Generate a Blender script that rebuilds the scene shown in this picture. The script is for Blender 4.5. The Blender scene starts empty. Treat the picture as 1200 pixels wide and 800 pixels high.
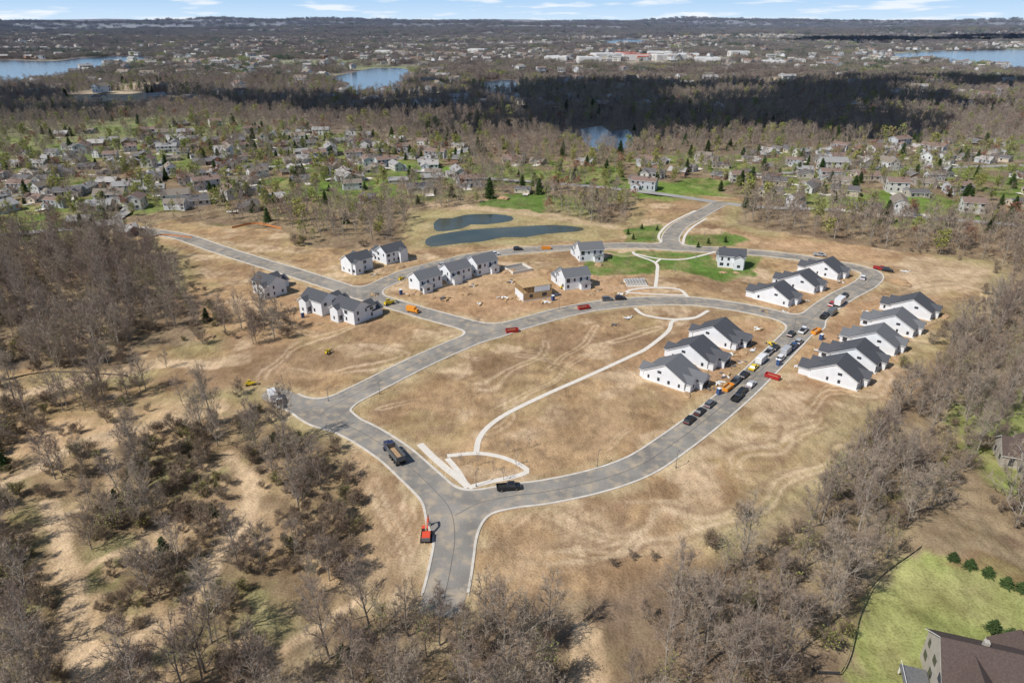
import bpy, math, random
import numpy as np
from mathutils import Vector, Matrix
random.seed(7); RNG=np.random.default_rng(11)
scene=bpy.context.scene
COL=scene.collection
H=100.0; PITCH=math.radians(25.1); CP=math.cos(PITCH); SP=math.sin(PITCH)

# ---------- unproject helper: image pixels -> ground metres, through the camera ----------
def G(u,v):
    d=(v-400.0)/800.0
    z=H/(SP+d*CP)
    return (z*(u-600.0)/800.0, z*(CP-d*SP))
def GP(l): return [G(*p) for p in l]

# ---------- noise ----------
def _hash(ix,iy,s):
    n=(ix.astype(np.int64)*374761393+iy.astype(np.int64)*668265263+s*1442695041)&0xFFFFFFFF
    n=((n^(n>>13))*1274126177)&0xFFFFFFFF
    n=n^(n>>16)
    return (n&0xFFFF)/65535.0
def vnoise(x,y,s=0):
    x=np.asarray(x,float);y=np.asarray(y,float)
    ix=np.floor(x);iy=np.floor(y);fx=x-ix;fy=y-iy
    fx=fx*fx*(3-2*fx);fy=fy*fy*(3-2*fy)
    a=_hash(ix,iy,s);b=_hash(ix+1,iy,s);c=_hash(ix,iy+1,s);d=_hash(ix+1,iy+1,s)
    return (a*(1-fx)+b*fx)*(1-fy)+(c*(1-fx)+d*fx)*fy
def fbm(x,y,o=4,s=0):
    t=0;a=.5;n=0
    for i in range(o):
        t=t+a*vnoise(np.asarray(x)*2**i+17.3*i,np.asarray(y)*2**i-9.1*i,s+i);n+=a;a*=.5
    return t/n
def sstep(a,b,x):
    t=np.clip((x-a)/(b-a),0,1);return t*t*(3-2*t)
def inpoly(x,y,poly):
    x=np.asarray(x,float);y=np.asarray(y,float);r=np.zeros(x.shape,bool);n=len(poly)
    for i in range(n):
        x1,y1=poly[i];x2,y2=poly[(i+1)%n]
        if y1==y2: continue
        c=((y1>y)!=(y2>y))&(x<(x2-x1)*(y-y1)/(y2-y1)+x1)
        r^=c
    return r
def linedist(x,y,pts,closed=False):
    d=np.full(np.shape(x),1e9);n=len(pts)
    for i in range(n if closed else n-1):
        x1,y1=pts[i];x2,y2=pts[(i+1)%n]
        dx=x2-x1;dy=y2-y1;L=dx*dx+dy*dy
        if L<1e-9: continue
        t=np.clip(((x-x1)*dx+(y-y1)*dy)/L,0,1)
        d=np.minimum(d,(x-x1-t*dx)**2+(y-y1-t*dy)**2)
    return np.sqrt(d)
def polysdf(x,y,poly):
    d=linedist(x,y,poly,True)
    return np.where(inpoly(x,y,poly),-d,d)
def smooth(pts,step=2.0):
    P=[np.array(p,float) for p in pts]
    P=[2*P[0]-P[1]]+P+[2*P[-1]-P[-2]]
    out=[]
    for i in range(1,len(P)-2):
        p0,p1,p2,p3=P[i-1:i+3]
        n=max(2,int(np.linalg.norm(p2-p1)/step))
        for k in range(n):
            t=k/n
            out.append(.5*((2*p1)+(-p0+p2)*t+(2*p0-5*p1+4*p2-p3)*t*t+(-p0+3*p1-3*p2+p3)*t**3))
    out.append(P[-2])
    return [tuple(o) for o in out]

def terr(x,y):
    r=np.sqrt(np.asarray(x,float)**2+np.asarray(y,float)**2)
    a=sstep(3200,9500,r)
    return a*(-40+240*fbm(np.asarray(x)/3000.0,np.asarray(y)/1700.0,5,5)) + sstep(1600,4000,r)*(fbm(np.asarray(x)/700.0,np.asarray(y)/500.0,3,8)-.5)*22

# ---------- materials ----------
def newmat(name,rough=.9,spec=.2):
    m=bpy.data.materials.new(name);m.use_nodes=True
    nt=m.node_tree;b=nt.nodes['Principled BSDF']
    b.inputs['Roughness'].default_value=rough
    b.inputs['Specular IOR Level'].default_value=spec
    return m,nt,b
def noise(nt,scale,detail=4,coord='Object',vecscale=None):
    tc=nt.nodes.new('ShaderNodeTexCoord')
    n=nt.nodes.new('ShaderNodeTexNoise');n.inputs['Scale'].default_value=scale;n.inputs['Detail'].default_value=detail
    src=tc.outputs[coord]
    if vecscale:
        mp=nt.nodes.new('ShaderNodeMapping');mp.inputs['Scale'].default_value=vecscale
        nt.links.new(src,mp.inputs[0]);src=mp.outputs[0]
    nt.links.new(src,n.inputs['Vector'])
    return n
def ramp(nt,fac,stops):
    r=nt.nodes.new('ShaderNodeValToRGB');e=r.color_ramp.elements
    while len(e)<len(stops): e.new(.5)
    for i,(p,c) in enumerate(stops):
        e[i].position=p;e[i].color=(c[0],c[1],c[2],1)
    nt.links.new(fac,r.inputs[0]);return r
def mix(nt,fac,a,b,mode='MIX'):
    n=nt.nodes.new('ShaderNodeMix');n.data_type='RGBA';n.blend_type=mode
    for i,s in ((0,fac),(6,a),(7,b)):
        if isinstance(s,(int,float)): n.inputs[i].default_value=s
        elif isinstance(s,tuple): n.inputs[i].default_value=(s[0],s[1],s[2],1)
        else: nt.links.new(s,n.inputs[i])
    return n.outputs[2]
def maprange(nt,val,a,b,c,d):
    n=nt.nodes.new('ShaderNodeMapRange');nt.links.new(val,n.inputs[0])
    for i,x in zip((1,2,3,4),(a,b,c,d)): n.inputs[i].default_value=x
    return n.outputs[0]
def simple(name,c1,c2=None,scale=2.0,rough=.85,spec=.25,bump=0,metal=0):
    m,nt,b=newmat(name,rough,spec)
    if c2 is None: c2=tuple(x*.8 for x in c1)
    n=noise(nt,scale)
    r=ramp(nt,n.outputs[0],[(.3,c2),(.7,c1)])
    nt.links.new(r.outputs[0],b.inputs['Base Color']);b.inputs['Metallic'].default_value=metal
    if bump:
        bm=nt.nodes.new('ShaderNodeBump');bm.inputs['Strength'].default_value=bump;bm.inputs['Distance'].default_value=.05
        nt.links.new(n.outputs[0],bm.inputs['Height']);nt.links.new(bm.outputs[0],b.inputs['Normal'])
    return m
HAZE_TINT=(.22,.255,.33)
def haze_tinted(nt,col,amount=.78):  # aerial haze painted into the base colour, stronger with distance from the origin
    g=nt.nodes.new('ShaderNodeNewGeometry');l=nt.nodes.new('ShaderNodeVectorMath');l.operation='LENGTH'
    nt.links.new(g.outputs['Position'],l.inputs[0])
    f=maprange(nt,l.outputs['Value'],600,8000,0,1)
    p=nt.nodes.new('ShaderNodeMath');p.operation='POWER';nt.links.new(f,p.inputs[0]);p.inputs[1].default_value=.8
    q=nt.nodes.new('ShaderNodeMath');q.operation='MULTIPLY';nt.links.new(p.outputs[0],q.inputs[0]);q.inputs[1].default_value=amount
    return mix(nt,q.outputs[0],col,HAZE_TINT)
def vegmat(name,stops,locnoise=.004,rough=.95,near=True):
    m,nt,b=newmat(name,rough,.05)
    oi=nt.nodes.new('ShaderNodeObjectInfo')
    n=nt.nodes.new('ShaderNodeTexNoise');n.inputs['Scale'].default_value=locnoise;n.inputs['Detail'].default_value=3
    nt.links.new(oi.outputs['Location'],n.inputs['Vector'])
    ad=nt.nodes.new('ShaderNodeMath');ad.operation='MULTIPLY_ADD';nt.links.new(oi.outputs['Random'],ad.inputs[0]);ad.inputs[1].default_value=.5
    mr=maprange(nt,n.outputs[0],.35,.65,0,.5)
    nt.links.new(mr,ad.inputs[2])
    r=ramp(nt,ad.outputs[0],stops)
    n2=noise(nt,.6,2)
    c=mix(nt,1.0,r.outputs[0],ramp(nt,n2.outputs[0],[(.3,(.72,.72,.72)),(.7,(1.15,1.15,1.15))]).outputs[0],'MULTIPLY')
    nt.links.new(haze_tinted(nt,c),b.inputs['Base Color'])
    return m
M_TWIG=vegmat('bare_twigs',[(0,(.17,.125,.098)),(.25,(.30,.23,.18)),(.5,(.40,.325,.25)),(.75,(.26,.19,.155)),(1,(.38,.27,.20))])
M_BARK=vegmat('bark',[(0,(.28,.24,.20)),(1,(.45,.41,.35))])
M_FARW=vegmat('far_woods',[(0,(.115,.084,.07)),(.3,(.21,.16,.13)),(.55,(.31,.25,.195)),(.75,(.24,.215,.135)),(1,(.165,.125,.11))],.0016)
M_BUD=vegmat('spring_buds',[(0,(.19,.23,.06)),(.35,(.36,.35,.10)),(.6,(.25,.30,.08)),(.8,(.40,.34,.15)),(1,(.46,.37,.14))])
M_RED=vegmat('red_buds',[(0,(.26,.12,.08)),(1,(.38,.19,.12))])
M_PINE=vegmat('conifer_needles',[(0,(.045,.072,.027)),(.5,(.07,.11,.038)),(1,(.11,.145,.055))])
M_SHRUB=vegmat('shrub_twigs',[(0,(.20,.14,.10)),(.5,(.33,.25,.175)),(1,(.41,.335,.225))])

M_ROOF=simple('grey_shingles',(.10,.104,.115),(.068,.071,.08),3,.9,.2,.3)
M_ROOF2=simple('light_grey_shingles',(.17,.173,.182),(.125,.13,.138),3,.9,.2,.3)
M_WRAP=simple('house_wrap',(.76,.78,.80),(.68,.70,.72),.35,.7,.3)
M_SHEATH=simple('osb_sheathing',(.52,.37,.20),(.42,.28,.14),2)
M_GLASS=simple('window_glass',(.05,.06,.075),(.03,.035,.045),1,.15,.6)
M_TRIM=simple('white_trim',(.8,.8,.79),(.74,.74,.73),1,.6)
M_CONC=simple('concrete',(.72,.67,.59),(.62,.57,.50),.8,.9,.2)
M_KERB=simple('kerb_concrete',(.66,.61,.54),(.50,.46,.40),.5,.9,.2)
M_TYRE=simple('tyre_rubber',(.03,.03,.03),(.02,.02,.02),3)
M_STEEL=simple('steel',(.28,.28,.28),(.2,.2,.2),3,.5,.4,0,.5)
M_SOIL=simple('spoil_soil',(.46,.315,.185),(.33,.22,.13),1.5,1,.05,.6)
def paint(n,c,r=.3): return simple(n,c,tuple(x*.93 for x in c),.8,r,.5)
PAINTS={'black':paint('black_paint',(.02,.022,.025)),'white':paint('white_paint',(.75,.75,.75)),'red':paint('red_paint',(.42,.03,.03)),
 'silver':paint('silver_paint',(.42,.43,.45)),'blue':paint('blue_paint',(.04,.09,.22)),'orange':paint('orange_paint',(.78,.30,.03),.5),
 'yellow':paint('yellow_paint',(.75,.55,.03),.45),'grey':paint('grey_paint',(.13,.14,.15)),'navy':paint('navy_paint',(.03,.04,.10)),
 'tomato':paint('orange_red_paint',(.72,.09,.04),.45)}

# ---------- mesh builder ----------
class MB:
    def __init__(s): s.v=[];s.f=[];s.m=[];s.mats=[]
    def mi(s,mat):
        if mat not in s.mats: s.mats.append(mat)
        return s.mats.index(mat)
    def add(s,vs,fs,mat):
        o=len(s.v);s.v+= [tuple(p) for p in vs];k=s.mi(mat)
        for f in fs: s.f.append(tuple(i+o for i in f));s.m.append(k)
    def box(s,c,d,mat,top=(1,1),off=(0,0),rz=0,skip_top=False):
        hx,hy,hz=d[0]/2,d[1]/2,d[2]/2;vs=[]
        for z,t,o in ((-hz,(1,1),(0,0)),(hz,top,off)):
            for sx,sy in ((-1,-1),(1,-1),(1,1),(-1,1)):
                vs.append([sx*hx*t[0]+o[0],sy*hy*t[1]+o[1],z])
        if rz:
            cc,ss=math.cos(rz),math.sin(rz);vs=[[a*cc-b*ss,a*ss+b*cc,z] for a,b,z in vs]
        vs=[(a+c[0],b+c[1],z+c[2]) for a,b,z in vs]
        fs=[(3,2,1,0),(0,1,5,4),(1,2,6,5),(2,3,7,6),(3,0,4,7)]
        if not skip_top: fs.append((4,5,6,7))
        s.add(vs,fs,mat)
    def prism(s,prof,y0,y1,mat):
        n=len(prof);vs=[(x,y0,z) for x,z in prof]+[(x,y1,z) for x,z in prof]
        fs=[tuple(range(n)),tuple(range(2*n-1,n-1,-1))]+[(i,i+n,(i+1)%n+n,(i+1)%n) for i in range(n)]
        s.add(vs,fs,mat)
    def cyl(s,c,r,w,mat,n=12,axis='y'):
        vs=[];
        for k in (-w/2,w/2):
            for i in range(n):
                a=2*math.pi*i/n;p=(math.cos(a)*r,k,math.sin(a)*r) if axis=='y' else (math.cos(a)*r,math.sin(a)*r,k)
                vs.append((p[0]+c[0],p[1]+c[1],p[2]+c[2]))
        s.add(vs,[tuple(range(n)),tuple(range(2*n-1,n-1,-1))]+[(i,(i+1)%n,(i+1)%n+n,i+n) for i in range(n)],mat)
    def beam(s,p0,p1,w,h,mat,w2=None,h2=None):
        p0=Vector(p0);p1=Vector(p1);d=(p1-p0).normalized();sd=d.cross(Vector((0,0,1)))
        if sd.length<.01: sd=Vector((0,1,0))
        sd.normalize();up=sd.cross(d);w2=w2 or w;h2=h2 or h;vs=[]
        for p,a,b in ((p0,w,h),(p1,w2,h2)):
            for i,j in ((-1,-1),(1,-1),(1,1),(-1,1)): vs.append(tuple(p+sd*i*a/2+up*j*b/2))
        s.add(vs,[(3,2,1,0),(4,5,6,7),(0,1,5,4),(1,2,6,5),(2,3,7,6),(3,0,4,7)],mat)
    def mesh(s,name):
        me=bpy.data.meshes.new(name);me.from_pydata(s.v,[],s.f)
        for m in s.mats: me.materials.append(m)
        me.polygons.foreach_set('material_index',s.m);me.update();return me
def obj(name,me,loc=(0,0,0),rz=0,sc=1,parent=None):
    o=bpy.data.objects.new(name,me);o.location=loc;o.rotation_euler=(0,0,rz)
    o.scale=(sc,sc,sc) if not isinstance(sc,tuple) else sc
    COL.objects.link(o)
    if parent: o.parent=parent
    return o
def empty(name,loc,rz=0,sc=1):
    o=bpy.data.objects.new(name,None);o.location=loc;o.rotation_euler=(0,0,rz);o.scale=(sc,sc,sc);o.empty_display_size=.5;COL.objects.link(o);return o

# ---------- site layout, given in image pixel coordinates ----------
R_MAIN=smooth(GP([(515,722),(523,690),(529,660),(533,628),(528,598),(510,575),(488,554),(462,531),(430,510),(402,496),(378,484),(395,473),(440,450),(490,425),(530,407),(560,395),(585,387),(620,377),(665,365),(710,357),(760,353),(810,353),(860,359),(905,368),(945,380)]))
R_RIGHT=smooth(GP([(533,604),(560,590),(600,581),(640,576),(700,563),(750,545),(790,519),(830,489),(870,455),(905,421),(930,396),(945,380),(965,362),(988,347),(1014,333),(1022,322),(1008,315),(975,309),(930,301),(870,295),(800,291),(740,288),(680,290),(620,293),(560,300),(515,310),(478,320),(448,333),(432,342)]))
R_LEFT=smooth(GP([(120,266),(180,272),(215,278),(250,290),(300,306),(340,318),(390,334),(430,347),(480,362),(530,376),(572,387)]))
R_STUB=smooth(GP([(385,486),(350,474),(322,462)]))
R_EXIT=smooth(GP([(788,287),(786,278),(795,266),(812,256),(828,247),(845,238)]))
ROADS=[(R_MAIN,4.1),(R_RIGHT,4.1),(R_LEFT,4.1),(R_STUB,3.8),(R_EXIT,4.1)]
DEV=GP([(120,262),(200,258),(330,268),(350,284),(400,292),(468,284),(480,262),(505,246),(560,240),(620,246),(690,262),(735,262),(745,235),(800,224),(870,232),(862,262),(900,270),(1050,293),(1165,306),(1185,325),(1120,385),(1070,445),(1010,500),(965,565),(900,615),(800,655),(700,695),(640,705),(560,712),(500,728),(440,722),(412,700),(425,650),(440,600),(425,545),(380,508),(320,495),(280,470),(200,478),(0,545),(-60,540),(-60,440),(60,432),(150,440),(165,405),(235,405),(240,365),(215,325),(180,290),(140,283)])
LAKES=[GP(l) for l in [
 [(-300,84),(-150,72),(0,71),(60,72),(100,68),(150,66),(178,68),(165,73),(120,76),(112,84),(80,86),(70,92),(30,99),(-60,100),(-300,100)],
 [(380,92),(420,84),(440,80),(475,81),(478,92),(465,97),(470,104),(430,112),(395,106),(410,98)],
 [(562,97),(600,94),(606,106),(575,110)],
 [(680,152),(705,148),(715,155),(736,152),(742,168),(728,176),(712,170),(700,178),(684,166)],
 [(1040,64),(1100,60),(1200,58),(1400,60),(1400,84),(1200,84),(1160,76),(1130,78),(1100,70),(1060,72)],
 [(700,49),(730,46),(760,48),(755,53),(715,54)],
 [(630,89),(670,88),(672,92),(640,94)]]]
PONDS=[GP(l) for l in [
 [(508,262),(515,256),(530,256),(545,252),(580,251),(600,254),(598,259),(570,263),(552,263),(540,268),(512,271)],
 [(498,284),(505,277),(545,270),(600,266),(650,264),(682,267),(678,271),(640,274),(615,278),(590,278),(565,283),(540,285),(505,289)]]]
FIELDS=[GP(l) for l in [[(60,118),(110,106),(160,108),(205,114),(200,124),(120,128)],[(890,92),(930,90),(935,98),(900,100)],[(130,100),(180,96),(210,100),(150,106)]]]
SUBS=[GP(l) for l in [
 [(-200,255),(-200,185),(0,165),(150,145),(360,150),(540,172),(570,215),(500,232),(400,240),(260,262),(130,268),(0,280)],
 [(560,185),(700,190),(860,178),(1000,168),(1250,165),(1400,230),(1200,262),(1080,262),(950,248),(870,230),(745,235),(690,245),(600,228)]]]
W=[(GP([(-260,290),(0,285),(130,276),(185,300),(205,330),(232,380),(160,392),(150,432),(90,440),(0,432),(-260,440)]),.98),
 (GP([(195,500),(320,490),(375,535),(405,600),(395,690),(425,745),(300,740),(250,690),(302,610),(275,535)]),.74),
 (GP([(55,555),(150,530),(190,600),(140,665),(75,645)]),.82),
 (GP([(-200,830),(110,800),(200,750),(290,700),(420,715),(455,745),(490,752),(560,738),(640,728),(720,722),(820,684),(905,640),(970,580),(1015,512),(1075,455),(1125,390),(1200,335),(1500,330),(1500,420),(1240,470),(1150,540),(1100,590),(1040,650),(1005,720),(985,800),(1020,1050),(-300,1050)]),.97),
 (GP([(-200,560),(40,545),(55,640),(70,760),(-200,800)]),.75),
 (GP([(-200,448),(60,452),(180,450),(190,470),(60,490),(-200,510)]),.6),
 (GP([(160,640),(250,600),(265,640),(210,710),(150,740)]),.32),
 (GP([(1160,590),(1210,560),(1500,480),(1500,700),(1230,660),(1180,640)]),.5),
 (GP([(240,372),(340,368),(345,392),(300,405),(250,400)]),.35)]
TRAILS=[([(60,590),(68,640),(82,680),(88,730),(105,790),(120,840)],1.9),([(265,528),(285,560),(288,600),(255,650),(215,715),(180,760)],1.8),
 ([(-60,600),(20,560),(60,535),(120,510),(200,492),(262,478)],2.2),([(-60,470),(50,455),(120,438),(200,425),(250,428)],2.6),([(690,740),(690,800),(700,860)],2.4),
 ([(88,680),(110,660),(200,640)],.8),([(120,770),(180,745),(200,722)],1.3),([(120,510),(135,560),(100,590),(66,600)],.9),([(420,700),(380,720),(330,760)],.9)]
HS2=[(317,343,-36,0),(376,363,-36,1),(413,373,-36,2),(419,316,48,1),(459,305,46,2),(499,337,42,0),(534,327,42,1),(565,318,40,2),(672,335,20,1),(690,303,12,0),(856,311,-14,2)]
CONDO=[(909,351,48),(939,336,48),(967,321,46),(981,443,50),(1003,424,50),(1026,405,50),(1048,385,50),(1069,366,50),(786,444,51),(813,420,51),(840,398,51)]
PATHS=[([(492,520),(505,533),(522,548),(540,562),(549,571)],1.9),
 ([(524,534),(560,531),(590,536),(612,546),(617,553),(600,559),(575,564),(549,571)],1.5),
 ([(524,537),(536,551),(548,571)],1.5),
 ([(558,531),(561,515),(572,500),(595,484),(640,462),(690,440),(740,417),(758,408),(783,388),(789,376),(815,372)],1.5),
 ([(744,361),(755,369),(785,374),(812,373),(830,364)],1.5),
 ([(733,345),(738,340),(765,337),(795,339),(806,348)],1.5),
 ([(735,343),(770,345),(804,346)],1.3),
 ([(768,337),(770,320),(768,308),(745,299),(742,295)],1.5),
 ([(742,297),(770,303),(800,304),(828,298),(838,295)],1.5),
 ([(768,308),(775,303)],1.3),
 ([(775,284),(772,276),(782,264),(800,254),(815,247)],1.3),
 ([(800,287),(803,276),(812,266),(828,256)],1.3)]

# ---------- ground ----------
def axis(lo,hi,step,ext,g):
    c=list(np.arange(lo,hi+.01,step));s=step;x=c[-1]
    while x<ext: s*=g;x+=s;c.append(x)
    s=step;x=c[0];pre=[]
    while x>-ext: s*=g;x-=s;pre.append(x)
    return np.array(pre[::-1]+c)
xs=axis(-240,240,.85,26000,1.065)
yl=list(np.arange(60,330,.8))+list(np.arange(330,560,2.0));s=2.0;y=yl[-1]
while y<30000: s*=1.03;y+=s;yl.append(y)
pre=[];y=60;s=1.2
while y>-900: s*=1.2;y-=s;pre.append(y)
ys=np.array(pre[::-1]+yl)
X,Y=np.meshgrid(xs,ys)
Z=terr(X,Y)
for L in LAKES:
    cx=np.mean([p[0] for p in L]);cy=np.mean([p[1] for p in L])
    r0=max(math.hypot(p[0]-cx,p[1]-cy) for p in L)
    bb=np.hypot(X-cx,Y-cy)<r0*2+300
    sd=polysdf(X[bb],Y[bb],L);Z[bb]=Z[bb]*sstep(20,400,sd)
wx=X+(fbm(X/9,Y/9,3,21)-.5)*8; wy=Y+(fbm(X/9,Y/9,3,31)-.5)*8
N1=fbm(X/30,Y/30,5,1);N2=fbm(X/6,Y/6,4,2);N3=fbm(X/140,Y/140,4,3)
def c3(c): return np.array(c)[None,None,:]
def lerp(a,b,t): return a*(1-t[...,None])+b*t[...,None]
col=lerp(c3((.23,.165,.11)),c3((.33,.255,.155)),sstep(.3,.7,N1*.5+N2*.5))
R=np.hypot(X,Y)
far=sstep(450,900,R)
fc=lerp(c3((.16,.125,.10)),c3((.25,.20,.15)),sstep(.35,.65,N3))
OPEN=fbm(X/420,Y/200,4,44)
fc=lerp(fc,lerp(c3((.44,.36,.24)),c3((.26,.28,.12)),sstep(.4,.6,fbm(X/300,Y/300,2,48))),sstep(.56,.66,OPEN)*.9)
col=lerp(col,fc,far)
for S in SUBS:
    m=sstep(25,-10,polysdf(wx,wy,S))*sstep(.44,.56,fbm(X/32,Y/26,3,51))
    col=lerp(col,lerp(c3((.12,.20,.04)),c3((.26,.27,.10)),sstep(.3,.7,N2))*np.ones_like(col),m*.9)
m=sstep(4,-4,polysdf(wx,wy,GP([(-200,440),(250,430),(330,470),(440,560),(440,700),(300,760),(100,900),(-300,900)])))
sc=lerp(c3((.38,.28,.16)),c3((.27,.24,.115)),sstep(.5,.66,N1)); sc=lerp(sc,c3((.24,.17,.105)),sstep(.40,.58,N2)*.75)
sc=lerp(sc,c3((.52,.375,.225)),sstep(.54,.60,fbm(X/13,Y/13,4,96))*.8)
col=lerp(col,sc,m)
# graded development land
D=polysdf(wx,wy,DEV)
m=sstep(2.5,-2.5,D)
dc=lerp(c3((.48,.325,.18)),c3((.39,.26,.145)),sstep(.38,.62,N1))
dc=lerp(dc,c3((.39,.30,.155)),sstep(.48,.62,fbm(X/22,Y/22,5,61))*.55)
dc=lerp(dc,c3((.29,.19,.112)),sstep(.53,.63,fbm(X/17,Y/12,6,66))*.8)
dc=lerp(dc,c3((.60,.45,.29)),sstep(.56,.66,fbm(X/15,Y/11,6,71))*.75)
dc=lerp(dc,c3((.30,.20,.12)),sstep(.56,.67,fbm(X/4,Y/4,4,76))*.6)
col=lerp(col,dc,m)
m=sstep(-14,-2,D)*sstep(4,-2,D)*sstep(.35,.6,N1)*(Y<420)
col=lerp(col,c3((.39,.34,.17))*np.ones_like(col),m*.7)
def patch(pts,c,amt=1,soft=2.0):
    global col
    sd=polysdf(wx,wy,GP(pts));mm=sstep(soft,-soft,sd)*amt*(.85+1.1*(N2-.5))
    col=lerp(col,c3(c)*np.ones_like(col),np.clip(mm,0,1))
for p in [[(600,318),(720,315),(770,345),(650,362),(560,372),(480,355),(460,345),(520,340)],[(740,420),(830,375),(900,370),(920,395),(850,460),(790,460)],
          [(870,345),(960,330),(1000,325),(1000,335),(930,372),(880,362)],[(930,400),(1000,345),(1100,345),(1080,380),(1010,460),(940,455)],
          [(340,345),(420,352),(455,375),(380,395),(330,375)]]:
    patch(p,(.47,.295,.17),.7,3)
patch([(455,338),(480,345),(560,350),(640,330),(620,310),(560,325),(500,345)],(.55,.385,.23),.6)
patch([(560,640),(700,640),(850,600),(960,510),(1040,430),(1060,440),(980,545),(880,600),(760,645),(600,690)],(.44,.32,.20),.55,4)
patch([(405,520),(450,545),(480,590),(505,640),(490,700),(440,705),(430,640),(440,590)],(.40,.285,.175),.85,3)
patch([(1060,300),(1175,312),(1150,335),(1080,345),(1040,335)],(.57,.43,.28),.8,4)
patch([(860,275),(1000,285),(1060,300),(1050,312),(930,296),(850,288)],(.50,.33,.195),.8,4)
patch([(480,246),(600,240),(700,258),(735,272),(700,282),(480,292),(470,270)],(.41,.35,.175),.8,4)
patch([(500,236),(620,246),(720,262),(735,268),(700,266),(600,250),(505,243)],(.58,.43,.28),.8,2)
patch([(470,400),(640,378),(660,372),(560,415),(450,470),(420,480),(430,455)],(.43,.335,.18),.5,4)
patch([(640,470),(740,450),(780,470),(740,520),(650,545),(580,520)],(.34,.235,.14),.55,8)
patch([(520,455),(600,430),(640,440),(560,480),(490,500)],(.34,.235,.14),.5,7)
patch([(620,610),(700,600),(760,620),(700,660),(620,670)],(.36,.25,.15),.5,8)
patch([(260,420),(380,400),(440,410),(360,450),(290,450)],(.36,.25,.15),.5,8)
for p in [[(690,306),(720,298),(770,302),(765,322),(700,324),(682,316)],[(700,296),(780,293),(830,297),(838,305),(890,300),(884,316),(850,326),(800,318),(762,318),(760,300)],
          [(800,276),(850,272),(880,280),(855,290),(806,288)],[(735,268),(780,262),(775,284),(730,284)],[(560,240),(590,226),(640,226),(640,250),(610,245)],
          [(820,320),(880,312),(885,322),(850,330)]]:
    patch(p,(.12,.20,.045),.95,1.2)
for p in [[(700,215),(780,214),(850,226),(780,236),(730,226)],[(420,186),(540,196),(540,216),(470,214),(410,200)],[(980,228),(1060,222),(1100,236),(1040,246)],[(360,205),(430,200),(430,215),(370,222)],[(130,235),(200,228),(215,246),(150,252)]]:
    patch(p,(.16,.26,.05),.8,6)
patch([(1110,470),(1200,455),(1300,470),(1300,600),(1200,600),(1150,560),(1120,520)],(.27,.31,.10),.9,2)
patch([(1085,638),(1130,650),(1300,690),(1300,1000),(985,1000),(990,770),(1020,700)],(.31,.34,.115),.95,1.2)
patch([(1070,660),(1160,690),(1120,740),(1030,760),(1020,720)],(.43,.385,.175),.6,6)
patch([(1040,720),(1100,700),(1150,730),(1090,770)],(.22,.28,.085),.6,6)
patch([(1130,645),(1300,690),(1300,712),(1180,680),(1100,650)],(.24,.15,.085),.8,1)
patch([(-60,520),(0,505),(200,466),(270,470),(250,500),(60,530),(0,545)],(.58,.41,.245),.9,3)
for T,w in TRAILS:
    d=linedist(wx*.5+X*.5,wy*.5+Y*.5,smooth(GP(T),3));col=lerp(col,c3((.58,.43,.27))*np.ones_like(col),sstep(w+.9,w-.3,d)*.97)
for i,T in enumerate([[(560,640),(680,632),(820,590),(930,520),(1010,440)],[(420,400),(480,420),(380,440),(290,420)],[(640,400),(560,450),(450,480)],[(720,390),(640,440),(560,500)],
          [(230,300),(260,330),(280,380)],[(450,520),(500,600),(470,690)],[(590,640),(600,690),(640,700)],[(430,500),(440,560),(470,640),(455,700)],
          [(1000,480),(1060,400),(1140,330)],[(560,420),(700,395),(760,380)],[(260,285),(380,330),(300,350)],[(700,420),(600,480),(480,500)],[(230,310),(320,370),(420,400)],[(640,600),(760,640),(900,560),(980,520)],
          [(330,470),(300,440),(340,400),(440,385)],[(620,420),(720,440),(740,480),(640,530)],[(880,560),(940,470),(1010,460)],[(1010,350),(1100,330),(1150,340)],[(640,660),(720,610),(640,600),(590,650)]]):
    P=smooth(GP(T),3);ox=(fbm(X/25,Y/25,2,200+i)-.5)*16;d=linedist(X+ox,Y-ox,P);gap=sstep(.36,.52,fbm(X/20,Y/20,3,230+i))
    col=lerp(col,c3((.62,.475,.315))*np.ones_like(col),sstep(.7,.2,abs(d-1.1))*.6*gap)
    col=lerp(col,c3((.28,.19,.12))*np.ones_like(col),sstep(.9,.2,abs(d-2.4))*.4*gap)
rd=np.full(X.shape,1e3);near=(abs(X)<270)&(Y>70)&(Y<520)
for P,w in ROADS: rd[near]=np.minimum(rd[near],linedist(X[near],Y[near],P)-w)
col=lerp(col,c3((.55,.44,.26))*np.ones_like(col),sstep(5,1,rd)*sstep(.35,.6,N2)*.6)
# shallow relief : soil sinks a little away from paving, houses and paths
pd=rd.copy()
for P,w in PATHS: pd[near]=np.minimum(pd[near],linedist(X[near],Y[near],GP(P))-w)
for h in HS2+[c+(0,) for c in CONDO]+[(625,347,0,0),(607,316,0,0),(745,332,0,0)]:
    hx,hy=G(h[0],h[1]);pd=np.minimum(pd,np.hypot(X-hx,Y-hy)-10)
for P in PONDS: pd[near]=np.minimum(pd[near],polysdf(X[near],Y[near],P)-3)
rel=(.5*sstep(.4,.7,fbm(X/7,Y/7,4,301))+.9*sstep(.45,.75,fbm(X/19,Y/19,3,311)))
rel=rel*np.where(D<0,.6,1.1)
Z-=rel*sstep(1.5,9,pd)*sstep(620,480,R)
for P in PONDS:
    sd=polysdf(X,Y,P);col=lerp(col,c3((.30,.26,.14))*np.ones_like(col),sstep(5,.5,sd)*.7)
for F in FIELDS:
    sd=polysdf(X,Y,F);col=lerp(col,c3((.56,.45,.29))*np.ones_like(col),sstep(20,-10,sd))
ny,nx=X.shape
me=bpy.data.meshes.new('ground')
me.vertices.add(nx*ny);me.vertices.foreach_set('co',np.stack([X,Y,Z],-1).ravel())
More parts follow.
